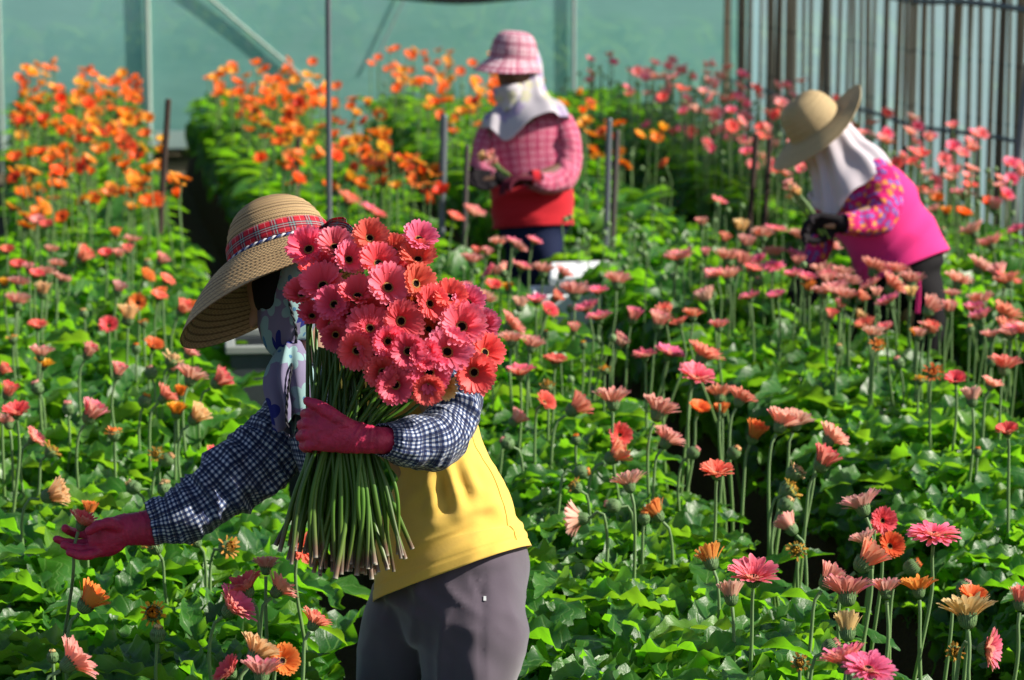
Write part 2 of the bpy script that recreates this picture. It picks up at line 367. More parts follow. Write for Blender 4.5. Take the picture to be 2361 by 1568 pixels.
AVOID += [(*W(1050, 1500, 6.7)[:2], .17), (*W(920, 1500, 6.9)[:2], .14), (*W(1225, 700, 14.07)[:2], .22), (*W(2085, 700, 11.7)[:2], .22),
          (*onz(1325, 680, .5)[:2], .22), (*onz(640, 850, .5)[:2], .22)]
def plants(k, y0, y1, stepy, cols, nleaf, lr=(.23, .36)):
    cx = (PX[k] + PX[k + 1]) / 2; out = []
    for y in np.arange(y0, y1, stepy):
        for c in cols:
            x = cx + c + rng.normal(0, .03); yy = y + rng.uniform(-.5, .5) * stepy
            if not seen((x, yy, .5), 420, 430): continue
            vig = .78 + .44 * vnoise(np.array((x * 1.3, yy * 1.3, k)))
            for i in range(nleaf):
                a = rng.uniform(0, 2 * math.pi)
                L = rng.uniform(*lr) * vig; bx, by = x + rng.normal(0, .035), yy + rng.normal(0, .035); bz = .46 + rng.uniform(-.02, .04) - 1.35 * c * c
                ex, ey = bx + math.cos(a) * L * .68, by + math.sin(a) * L * .68
                if any((ex - p) ** 2 + (ey - q) ** 2 < (r_ + .06) ** 2 or (bx - p) ** 2 + (by - q) ** 2 < r_ ** 2 for p, q, r_ in AVOID): continue
                if abs(ex - cx) > (.47 if y1 < 15 else .45): continue
                out.append((rng.randint(NV), bx, by, bz, a, L, float(np.clip(rng.beta(1.6, 2.2), 0, 1))))
    return out
cols4 = (-.36, -.13, .12, .35)
LABB = ['leafy gerbera foliage of the left bed under the orange and coral flowers', 'leafy gerbera foliage of the bed between the woman and the checked-shirt worker',
        'leafy gerbera foliage of the bed in front of the worker in magenta', 'leafy gerbera foliage of the far right bed beside the bamboo fence']
meshcache = {}
for k in range(4):
    near = plants(k, 4.6, 9.4, .20, cols4, 22, (.24, .50)); mid = plants(k, 9.4, 14.2, .21, cols4, 17, (.36, .52)); far = plants(k, 14.2, 22.2, .23, cols4, 13, (.34, .48))
    # the leaves that show largest are single objects
    if near:
        sc_ = []
        for it in near:
            px_, py_, d_ = proj((it[1] + math.cos(it[4]) * it[5] * .5, it[2] + math.sin(it[4]) * it[5] * .5, it[3] + .2))
            ok = -20 < px_ < PWID + 20 and 900 < py_ < PHEI + 60 and d_ < 8.6
            tip = LEAFV['near'][it[0]][0][:, 2].max() * it[5] + it[3]
            sc_.append((tip + it[5] * .5 - (d_ - 6) * .05) if ok else -1)
        n_pick = {0: 130, 1: 150, 2: 20, 3: 0}[k]; order = [i for i in np.argsort(sc_)[::-1][:n_pick] if sc_[i] > 0]
        for i in order:
            v, x, y, z, a, L, tn = near[i]; tq = min(3, int(tn * 4)); key = (v, tq)
            if key not in meshcache:
                G, U = LEAFV['near'][v]; meshcache[key] = mesh('leaf', G, gridfaces(*LODS['near']), U, tint=np.full(len(G), tq / 3), mats=M['leaf'])
            o = link('leaf', meshcache[key], BEDS[k]); o.location = (x, y, z); o.rotation_euler = (0, 0, a); o.scale = (L, L, L)
        near = [it for i, it in enumerate(near) if i not in set(order)]
    Vs, Fs, Us, Ts, o = [], [], [], [], 0
    for lod, its in (('near', near), ('mid', mid), ('far', far)):
        if its:
            a, b, c, d = put_leaves(its, lod); Vs.append(a); Fs.append(b + o); Us.append(c); Ts.append(d); o += len(a)
    link('gerbera_foliage', mesh('gerbera_foliage', np.concatenate(Vs), np.concatenate(Fs), np.concatenate(Us), tint=np.concatenate(Ts), mats=M['leaf']), kind='stuff', label=LABB[k], category='foliage')

# ------------------------------------------------------------ shade nets
def net_mat(name, c1, c2, alpha, tr):
    n = N(name); o = n.obj(); sp = n.n('SeparateXYZ'); n.put(sp.inputs[0], o)
    big = n.noise(.9, 4, n.vmul(o, (.6, 1, 1.8)), .55); fine = n.noise(6, 3, n.vmul(o, (.5, .5, 14)), .6)
    f = n.math('ADD', n.math('MULTIPLY', big, .65), n.math('MULTIPLY', fine, .35)); c = n.mix(f, c1, c2)
    n.base(c, .8, .1); n.bump(big, .3, .05)
    mx = n.translucent(n.mix(f, tuple(x * 1.1 for x in c1), tuple(min(1, x * 1.15) for x in c2)), tr)
    tp = n.n('BsdfTransparent'); m2 = n.n('MixShader'); n.put(m2.inputs[0], alpha); n.t.links.new(mx.outputs[0], m2.inputs[1]); n.t.links.new(tp.outputs[0], m2.inputs[2])
    n.t.links.new(m2.outputs[0], n.out.inputs[0]); return n.m
M['net'] = net_mat('green_shade_net', (.18, .54, .50), (.50, .90, .84), .15, .5)
M['net2'] = net_mat('pale_side_net', (.16, .31, .33), (.30, .42, .50), .22, .6)
M['hem'] = simple('white_hem_sheet', (.30, .42, .40), .6, .3, 8, .15)
NY = 23.5
def sheet(name, p0, p1, z0, z1, nx, nz, mat, amp, parent=None, **kw):
    p0, p1 = np.array(p0, float), np.array(p1, float); t = np.linspace(0, 1, nx); z = np.linspace(z0, z1, nz)
    P = np.zeros((nx, nz, 3)); P[..., :2] = (p0 + (p1 - p0) * t[:, None])[:, None]; P[..., 2] = z
    d = np.array((-(p1 - p0)[1], (p1 - p0)[0])) / np.linalg.norm(p1 - p0)
    P[..., :2] += ((vnoise(P * np.array((1.6, 1.6, 1.1))) - .5) * amp + (ridge(np.stack((P[..., 0] * 2.2 + P[..., 1], P[..., 2] * .5 + P[..., 0] * .3, P[..., 0] * 0 + 4), -1)) - .5) * amp * .5)[..., None] * d
    return link(name, mesh(name, P.reshape(-1, 3), gridfaces(nx, nz), mats=mat), parent, **kw)
CRN = W(1690, 230, 20.6); END = W(2420, 330, 15.8)
nt = empty('shade_net', (1.5, NY, 0), label='green shade net wall stretched across the far end of the beds', category='shade net')
s = sheet('netting', (-2.2, 0), (4.2, 0), .30, 3.4, 90, 30, M['net'], .012, nt)
s = sheet('hem_strip', (-2.2, -.03), (4.2, -.03), .17, .31, 60, 3, M['hem'], .03, nt)
me_pole = lambda n: simple(n, (.34, .36, .33), .5, .4, 30, .2)
M['galv'] = simple('galvanised_steel', (.36, .40, .40), .42, .5, 25, .25, .2, metallic=.35); M['dkmetal'] = simple('weathered_dark_steel', (.055, .045, .042), .6, .4, 30, .4, .4)
M['rust'] = simple('rusty_stake', (.040, .024, .018), .75, .3, 40, .5, .5); M['greymetal'] = simple('grey_steel', (.085, .10, .115), .45, .5, 30, .3, .3)
M['palepole'] = simple('pale_pole', (.34, .42, .37), .6, .3, 10, .2)
def rod(name, p, q, r, mat, lab, cat, group=None, k=12, collar=True):
    e = empty(name, p, label=lab, category=cat)
    if group: e['group'] = group
    p, q = np.array(p), np.array(q); d = q - p
    a, b, c = tube([(0, 0, 0), d * .5 + rng.normal(0, .004, 3) * np.array((1, 1, 0)), d], r, 14, k); link('shaft', mesh('shaft', a, b, c, mats=mat), e)
    if collar:
        t = nrm(d); h = np.linalg.norm(d); a, b, c = tube([t * (h - .004), t * (h + .004)], [r * 1.12, r * .9], 3, k); ee = ellipsoid(t * (h + .002), (np.array((r, 0, 0)), np.array((0, r, 0)), np.array((0, 0, r * .5))), 10)
        link('cap', mesh('cap', *join([(a, b), ee]), mats=mat), e)
    return e
def post(x0, y0, xt, yt, zb, r, mat, lab, cat='stake', name='stake', group='stakes standing at the bed edges', dz=0.0):
    """(x0,y0): where it meets the foliage, zb the foliage height there; (xt,yt): its top"""
    r *= 1.35; b = onz(x0, y0, zb); d = (b - CAM) @ FWD; t = W(xt, yt, d); ax = t - b; g = b - ax * (b[2] / ax[2])
    AVOID.append((g[0], g[1], .03)); return rod(name, g, t, r, mat, lab, cat, group)
post(371, 560, 388, 232, .62, .011, M['rust'], 'rusty leaning stake between the left bed and the dark path')
post(684, 520, 687, 322, .60, .010, M['rust'], 'short dark stake rising just above the straw hat of the woman with the bouquet')
post(1017, 590, 1024, 268, .58, .013, M['greymetal'], 'grey metal stake left of the worker in the checked bucket hat')
post(1070, 600, 1077, 338, .60, .009, M['dkmetal'], 'thin dark stake beside the elbow of the checked-shirt worker')
post(1392, 602, 1405, 276, .60, .010, M['greymetal'], 'taller grey stake of the pair beside the white box')
post(1412, 600, 1423, 304, .60, .010, M['dkmetal'], 'shorter dark stake of the pair beside the white box')
post(1727, 530, 1744, 312, .60, .011, M['rust'], 'taller dark stake of the pair near the straw-hat worker in magenta')
post(1762, 535, 1775, 322, .60, .010, M['rust'], 'shorter dark stake of the pair near the straw-hat worker in magenta')
post(2080, 470, 2086, 340, .62, .010, M['rust'], 'dark stake behind the back of the worker in magenta')
post(2325, 585, 2372, 150, .60, .015, M['greymetal'], 'leaning grey steel pole at the far right bed', 'pole', 'leaning_pole', None)
b = W(757, 560, 12.6); rod('steel_pole', (b[0], b[1], 0), W(757, -60, 12.6) + np.array((0, 0, .5)), .0125, M['greymetal'], 'tall grey steel pole standing in the path behind the straw hat', 'pole')
def behind(px, name, w, mat, lab, y=NY - .028, cat='pole'):
    v = W(px, 200, 20.); k_ = (y - CAM[1]) / (v - CAM)[1]; p = CAM + (v - CAM) * k_
    return rod(name, (p[0], p[1], 0), (p[0], p[1], 3.5), w, mat, lab, cat)
behind(343, 'net_post', .020, M['palepole'], 'thick pale post in front of the green net behind the left orange flowers')
behind(1323, 'net_post', .015, M['galv'], 'thin post in front of the green net right of the checked bucket hat')
behind(2, 'net_post', .015, M['palepole'], 'pale post at the far left end of the green net')
def onnet(px, py, y):
    v = W(px, py, 10.) - CAM; return CAM + v * ((y - CAM[1]) / v[1])
p, q = onnet(752, 222, NY - .024), onnet(430, -50, NY - .024); rod('diagonal_brace', p, q, .012, M['palepole'], 'pale diagonal brace sloping down across the green net', 'brace')
p, q = onnet(860, 150, NY - .03), onnet(960, -60, NY - .03); rod('guy_wire', p, q, .006, M['galv'], 'thin wire running up the green net left of the bucket hat', 'wire', collar=False)
a, b, c = tube([onnet(880, -14, NY - .5), onnet(1060, 1, NY - .5), onnet(1240, -14, NY - .5)], .03, 30, 8)
link('rolled_cloth', mesh('rolled_cloth', a, b, c, mats=simple('black_cloth', (.012, .014, .014), .9)), label='sagging black cloth roll at the top of the green net', category='cloth roll')

# ------------------------------------------------------------ bamboo fence along the right side
A2, B2 = CRN[:2], END[:2]; fd = (B2 - A2) / np.linalg.norm(B2 - A2); fn = np.array((-fd[1], fd[0]));  fn = fn if fn[1] > 0 else -fn
def onfence(px):
    v = W(px, 200, 10.) - CAM; m = np.array([[fd[0], -v[0]], [fd[1], -v[1]]]); s_, t_ = np.linalg.solve(m, CAM[:2] - A2); return A2 + fd * s_
fe = empty('bamboo_fence', (*A2, 0), label='fence of upright bamboo poles on the right in front of pale netting', category='fence')
bm = []
for i, c in enumerate([(.21, .15, .095), (.25, .205, .15), (.12, .09, .065), (.32, .27, .20)]):
    n = N('bamboo_' + ['brown', 'grey', 'dark', 'pale'][i]); o = n.obj(); f = n.noise(3, 3, n.vmul(o, (8, 8, 1))); z = n.n('SeparateXYZ'); n.put(z.inputs[0], o)
    ring = n.math('LESS_THAN', n.math('FRACT', n.math('MULTIPLY', z.outputs[2], 3.1)), .06)
    n.base(n.mix(n.math('MULTIPLY', ring, .6), n.mix(f, c, tuple(x * .6 for x in c)), (.05, .04, .03)), .55, .3); bm.append(n.m)
zx = [108, 150, 178, 210, 236, 262, 290, 345, 392, 432, 470, 515, 560, 612, 650, 690, 742, 800, 850, 900, 955, 1010, 1060, 1112, 1168, 1220, 1272, 1328, 1385, 1438, 1500, 1560, 1618, 1682, 1740, 1800, 1858, 1925, 1945, 2020, 2082, 2150, 2205, 2245, 2300, 2345, 2400, 2450]
rails = [(1.60, .016, M['greymetal']), (.90, .014, M['dkmetal'])]
for i, z in enumerate(zx):
    p = onfence(1642.7 + z * .3042 + rng.uniform(-2, 2)) + fn * rng.uniform(-.015, .015); lean = rng.normal(0, .02, 2); w = rng.uniform(.014, .021) * (1 if i % 2 == 0 else .8); h = rng.uniform(1.95, 2.2)
    a, b, c = tube([(p[0] - A2[0], p[1] - A2[1], 0), (p[0] - A2[0] + lean[0] * .5 + rng.normal(0, .01), p[1] - A2[1] + lean[1] * .4, h / 2), (p[0] - A2[0] + lean[0], p[1] - A2[1] + lean[1], h)], [w, w * .95, w * .8], 12, 8)
    link('bamboo_pole', mesh('bamboo_pole', a, b, c, mats=bm[[0, 1, 2, 3, 0, 2, 1, 0][i % 8] if i % 2 == 0 else [1, 3, 0][i % 3]]), fe)
Lf = np.linalg.norm(B2 - A2)
def railp(z, sag, r, m, nm):
    P = [(*(fd * s_ * Lf - fn * .03), z - sag * math.sin(math.pi * s_ * 2.3) ** 2 + rng.normal(0, .004)) for s_ in np.linspace(-.02, 1.05, 9)]
    a, b, c = tube(P, r, 50, 8); link(nm, mesh(nm, a, b, c, mats=m), fe)
railp(1.62, .02, .016, M['greymetal'], 'top_rail'); railp(1.72, .03, .010, M['galv'], 'wire'); railp(.90, .03, .012, M['greymetal'], 'lower_rail')
a_ = A2 + fn * .10 - fd * .05; b_ = B2 + fn * .10 + fd * .6
sn = empty('side_net', (*A2, 0), label='pale blue-grey netting behind the bamboo fence', category='shade net')
sheet('netting', a_ - A2, b_ - A2, .05, 2.0, 70, 24, M['net2'], .05, sn); a, b, c = tube([(*(a_ - A2), 2.0), (*(b_ - A2), 2.0)], .012, 8, 6); link('top_cord', mesh('top_cord', a, b, c, mats=M['greymetal']), sn)

# plants growing behind the nets
its = []
for i in range(2600):
    cx_ = rng.choice([-1.2, .6, 1.6, 3.4, 4.8, 6.3]); x = cx_ + rng.normal(0, .55); h = rng.uniform(0, 1) ** 1.3 * (1.3 if cx_ in (1.6, 3.4) else .9); y = 24.6 + rng.uniform(-.5, 1.2)
    its.append((rng.randint(NV), x, y, h, rng.uniform(0, 6.28), rng.uniform(.3, .5), rng.uniform(.5, 1)))
a, b, c, d = put_leaves(its, 'far'); n = N('bush_leaf'); n.base(n.mix(n.noise(4, 2, n.obj()), (.10, .22, .03), (.28, .38, .05)), .6, .3); n.translucent((.4, .6, .06), .4)
link('undergrowth', mesh('undergrowth', a, b, c, mats=n.m), kind='stuff', label='yellow-green bushes seen dimly through the green net', category='bushes')

# ------------------------------------------------------------ white box and grey tub in the paths
M['foam'] = simple('white_foam', (.80, .82, .84), .55, .3, 120, .06, .3)
d0 = 13.0; p = W(1305, 700, d0); bz = empty('foam_box', (p[0], p[1], 0.0), label='white foam box standing in the path by the checked-shirt worker', category='box')
def rbox(nm, c, s, par, m, rz=0, bw=.01):
    v, f = box(c, s, rz); o = link(nm, mesh(nm, v, f, mats=m, smooth=False), par); bevel(o, bw, 3); return o
h = W(1300, 668, d0)[2]; wl = .012; zr = -.10
for nm, c, s_ in (('front_wall', (0, -.14, h / 2), (.30, .022, h)), ('back_wall', (0, .14, h / 2), (.30, .022, h)), ('side_wall', (-.139, 0, h / 2), (.022, .256, h)), ('side_wall', (.139, 0, h / 2), (.022, .256, h)), ('base', (0, 0, .02), (.254, .256, .025))):
    rbox(nm, c, s_, bz, M['foam'])
bz.rotation_euler = (0, 0, zr)
q = W(1338, 617, d0 + .1); lb = empty('box_lid', (q[0], q[1], q[2] - .025), label='white foam lid lying askew on the white box', category='lid'); lb.rotation_euler = (R(4), R(-2), -.18)
rbox('panel', (0, 0, .0), (.27, .32, .045), lb, M['foam'], bw=.014); rbox('lip', (0, 0, -.028), (.23, .28, .012), lb, M['foam'], bw=.004)
M['tub'] = simple('grey_tub', (.045, .055, .062), .6, .4, 14, .4, .3); M['tubrim'] = simple('pale_tub_rim', (.24, .26, .24), .5, .4, 20, .2)
tz = .70; t = W(640, 770, 10.7); tb = empty('grey_tub', (t[0], t[1], 0), label='dark grey tub with a pale rim in the path behind the woman', category='tub'); tb.rotation_euler = (0, 0, -.05)
for nm, c, s_, m in (('front_wall', (0, -.19, .345), (.34, .02, .69), M['tub']), ('back_wall', (0, .19, .345), (.34, .02, .69), M['tub']), ('side_wall', (-.16, 0, .345), (.02, .358, .69), M['tub']), ('side_wall', (.16, 0, .345), (.02, .358, .69), M['tub']), ('base', (0, 0, .02), (.298, .358, .03), M['tub'])):
    rbox(nm, c, s_, tb, m, bw=.004)
for c, s_ in (((0, -.20, .705), (.38, .035, .03)), ((0, .20, .705), (.38, .035, .03)), ((-.172, 0, .705), (.035, .363, .03)), ((.172, 0, .705), (.035, .363, .03))): rbox('rim', c, s_, tb, M['tubrim'], bw=.006)

# ------------------------------------------------------------ gerbera parts
WPROF = np.array([(0, .42), (.25, .70), (.6, .98), (.86, 1.0), (.96, .74), (1.0, .34)])
def petal_ring(n, L, wid, e0, e1, r0, z0, nl, jit, sd, bowl=.25, nw=3):
    r = np.random.RandomState(sd); t = np.linspace(0, 1, nl) if nl > 3 else np.array((0, .55, 1.0))[:nl] if nl == 3 else np.array((0, 1.))
    if nl >= 6: t = np.array((0, .2, .45, .7, .88, 1.0))
    ww = np.interp(t, WPROF[:, 0], WPROF[:, 1]); Vs, Us, Fs, o = [], [], [], 0; f = gridfaces(nl, nw)
    for k in range(n):
        a = 2 * math.pi * (k + r.uniform(-.3, .3) * jit) / n; Lk = L * (1 + r.normal(0, .05) * jit); de = r.normal(0, 5) * jit
        e = np.radians(e0 + (e1 - e0) * t + de); dt = np.diff(t, prepend=0)
        rr = r0 + np.cumsum(np.cos(e) * dt) * Lk; zz = z0 + np.cumsum(np.sin(e) * dt) * Lk; tw = r.normal(0, .18) * jit
        G = np.zeros((nl, nw, 3)); U = np.zeros((nl, nw, 2))
        for j, s in enumerate(np.linspace(-1, 1, nw)):
            w = wid * ww * s * .5; lift = bowl * abs(s) * wid * ww * .5 + tw * s * wid * t * .5
            x = rr - np.sin(e) * lift; z = zz + np.cos(e) * lift
            G[:, j, 0] = x * math.cos(a) - w * math.sin(a); G[:, j, 1] = x * math.sin(a) + w * math.cos(a); G[:, j, 2] = z
            U[:, j, 0] = k * .37 + s * .5; U[:, j, 1] = t
        Vs.append(G.reshape(-1, 3)); Us.append(U.reshape(-1, 2)); Fs.append(f + o); o += nl * nw
    return np.concatenate(Vs), np.concatenate(Fs), np.concatenate(Us)
def cat3(L):
    V, Q, U, o = [], [], [], 0
    for v, f, u in L: V.append(v); Q.append(f + o); U.append(u); o += len(v)
    return np.concatenate(V), np.concatenate(Q), np.concatenate(U)
def lathe(prof, k, amp=0.0):
    ph = np.linspace(0, 2 * math.pi, k + 1); G = np.array([[(r_ * (1 + amp * ((j % 2) - .5)) * math.cos(f), r_ * (1 + amp * ((j % 2) - .5)) * math.sin(f), z) for j, f in enumerate(ph)] for r_, z in prof])
    U = np.zeros(G.shape[:2] + (2,)); U[..., 0] = np.linspace(0, 1, k + 1); U[..., 1] = np.linspace(0, 1, len(prof))[:, None]
    return G.reshape(-1, 3), gridfaces(len(prof), k + 1)[:, ::-1], U.reshape(-1, 2)
FORMS = {  # rings: (count, length, width, e0, e1, r0, z0); eye height; calyx radius
 'flat': dict(r=[(28, .82, .205, 22, -2, .18, .02), (26, .74, .195, 30, 8, .18, .05), (34, .40, .070, 48, 24, .19, .10), (30, .26, .05, 62, 40, .17, .12)], eye=(.15, .12), cal=.30),
 'open': dict(r=[(26, .84, .205, 42, 22, .17, .02), (25, .78, .195, 50, 30, .17, .05), (34, .44, .07, 58, 38, .18, .10), (30, .28, .05, 66, 48, .16, .12)], eye=(.15, .12), cal=.31),
 'bowl': dict(r=[(27, .84, .210, 54, 24, .17, .02), (25, .78, .20, 60, 34, .17, .05), (36, .36, .07, 54, 30, .25, .12), (34, .20, .05, 62, 44, .26, .13)], eye=(.175, .10), cal=.31),
 'cup':  dict(r=[(27, .88, .19, 60, 30, .20, .0), (25, .82, .18, 68, 40, .19, .05), (26, .42, .08, 74, 60, .15, .08)], eye=(.14, .12), cal=.30),
 'half': dict(r=[(23, .84, .19, 78, 56, .22, .0), (20, .78, .16, 86, 70, .19, .05), (18, .5, .09, 86, 76, .12, .08)], eye=(.10, .12), cal=.32),
 'wilt': dict(r=[(20, .42, .12, 95, 130, .30, .0), (18, .38, .11, 60, 20, .30, .05), (16, .3, .09, 88, 100, .22, .1)], eye=(.17, .22), cal=.40),
 'bud':  dict(r=[(16, .30, .10, 95, 118, .24, .12), (12, .26, .09, 100, 120, .17, .14)], eye=(.05, .2), cal=.36),
}
BM = {}
def bloom_mesh(form, v, lod):
    key = (form, v, lod)
    if key not in BM:
        nl, nw = {'hi': (6, 3), 'mid': (4, 3), 'lo': (3, 2)}[lod]; P = []
        for i, (n, L, w, e0, e1, r0, z0) in enumerate(FORMS[form]['r']):
            if lod == 'lo': 
                if i > 1: continue
                n, w = n // 2, w * 1.9
            P.append(petal_ring(n, L, w, e0 + (v % 3 - 1) * 3, e1 + (v % 3 - 1) * 4, r0, z0, nl, {'wilt': 2.6, 'bowl': .6}.get(form, 1.0), v * 31 + i + len(form) * 7, nw=nw))
        BM[key] = cat3(P)
    return BM[key]
def calyx_arr(form, k=24):
    c = FORMS[form]['cal']
    if form in ('bud', 'wilt'): pr = [(.05, -.42), (.18, -.40), (.32, -.26), (c, -.06), (c * .92, .12), (c * .70, .24)]
    elif form in ('cup', 'half'): pr = [(.05, -.30), (.14, -.28), (.24, -.19), (c * .93, -.06), (c, .04), (c * 1.04, .10)]
    else: pr = [(.05, -.30), (.12, -.28), (.22, -.18), (c, -.02), (c * 1.25, .10)]
    a = lathe(pr, k); n = 16; b = petal_ring(n, .16, .075, 82 if form not in ('flat', 'open', 'bowl') else 45, 95 if form in ('bud', 'wilt') else 60, pr[-1][0] * .97, pr[-1][1] - .06, 4, 1, 5)
    b2 = petal_ring(n, .16, .08, 75, 88, pr[-3][0] * 1.01, pr[-3][1] - .03, 4, 1, 6)
    return cat3([a, b, b2])
def eye_arr(form, k=18):
    r, z = FORMS[form]['eye']; v, f, u = lathe([(.002, z - .03), (r * .45, z - .015), (r * .62, z + .01), (r * .82, z + .04), (r * 1.15, z + .015), (r * 1.45, z - .05)], k, .10); return v, f, u
CM, EM, PM = {}, {}, {}
PN = list(PAL)
def petals_mesh(form, v, lod, pal):
    key = (form, v, lod, pal)
    if key not in PM: a, b, c = bloom_mesh(form, v, lod); PM[key] = mesh('petals', a, b, c, mats=PAL[pal])
    return PM[key]
def get(D, key, fn):
    if key not in D: D[key] = fn()
    return D[key]
def quat(f, spin): q = Vector(f).to_track_quat('Z', 'Y'); return q @ Matrix.Rotation(spin, 3, 'Z').to_quaternion()
def cf(fr, fu, fc):                                    # facing given as right, up, towards the camera
    return nrm(RGT * fr + np.array((0, 0, 1.0)) * fu - FH * fc)
def gerbera(head, face, form, r, pal, lod='hi', name='gerbera', cat='gerbera', zb=.24, sr=.0045, base=None, **kw):
    head = np.asarray(head, float); face = nrm(face)
    if base is None:
        off = rng.normal(0, .03, 2); hx = .95 * r; base = np.array((head[0] - face[0] * hx + off[0], head[1] - face[1] * hx + off[1], zb))
        kx = min(range(4), key=lambda i: abs((PX[i] + PX[i + 1]) / 2 - base[0])); c = (PX[kx] + PX[kx + 1]) / 2; base[0] = np.clip(base[0], c - .46, c + .46)
    e = empty(name, base, category=cat, **kw); h = head - base; hb = h - face * r * .36
    nk = hb - face * r * .55 + np.array((0, 0, .35 * r)) * max(0, .6 - face[2]); lo_ = nk - np.array((0, 0, .09)) - face * np.array((1, 1, 0)) * r * .25
    P = [(0, 0, 0), lo_ * np.array((.45, .45, .5)) + np.append(rng.normal(0, .008, 2), 0), lo_, nk, hb]
    P = np.array(P); a, b, c = tube(P, [sr * 1.15, sr * 1.1, sr * .95, sr * .82, sr * .95], 24 if lod == 'hi' else 9, 8 if lod == 'hi' else 5)
    link('stem', mesh('stem', a, b, c, mats=M['stem']), e); v = rng.randint(4); q = quat(face, rng.uniform(0, 6.28)).to_euler()
    def part(nm, me):
        o = link(nm, me, e); o.location = h; o.rotation_euler = q; o.scale = (r, r, r); return o
    part('petals', petals_mesh(form, v, lod, pal)); part('calyx', get(CM, (form, lod), lambda: mesh('calyx', *calyx_arr(form, 24 if lod == 'hi' else 10), mats=M['calyx'])))
    if form != 'bud' and lod != 'lo': part('flower_eye', get(EM, (form, pal in ('orange', 'coral', 'peach')), lambda: mesh('flower_eye', *eye_arr(form), mats=M['eye2' if pal in ('orange',) else 'eye'])))
    return e

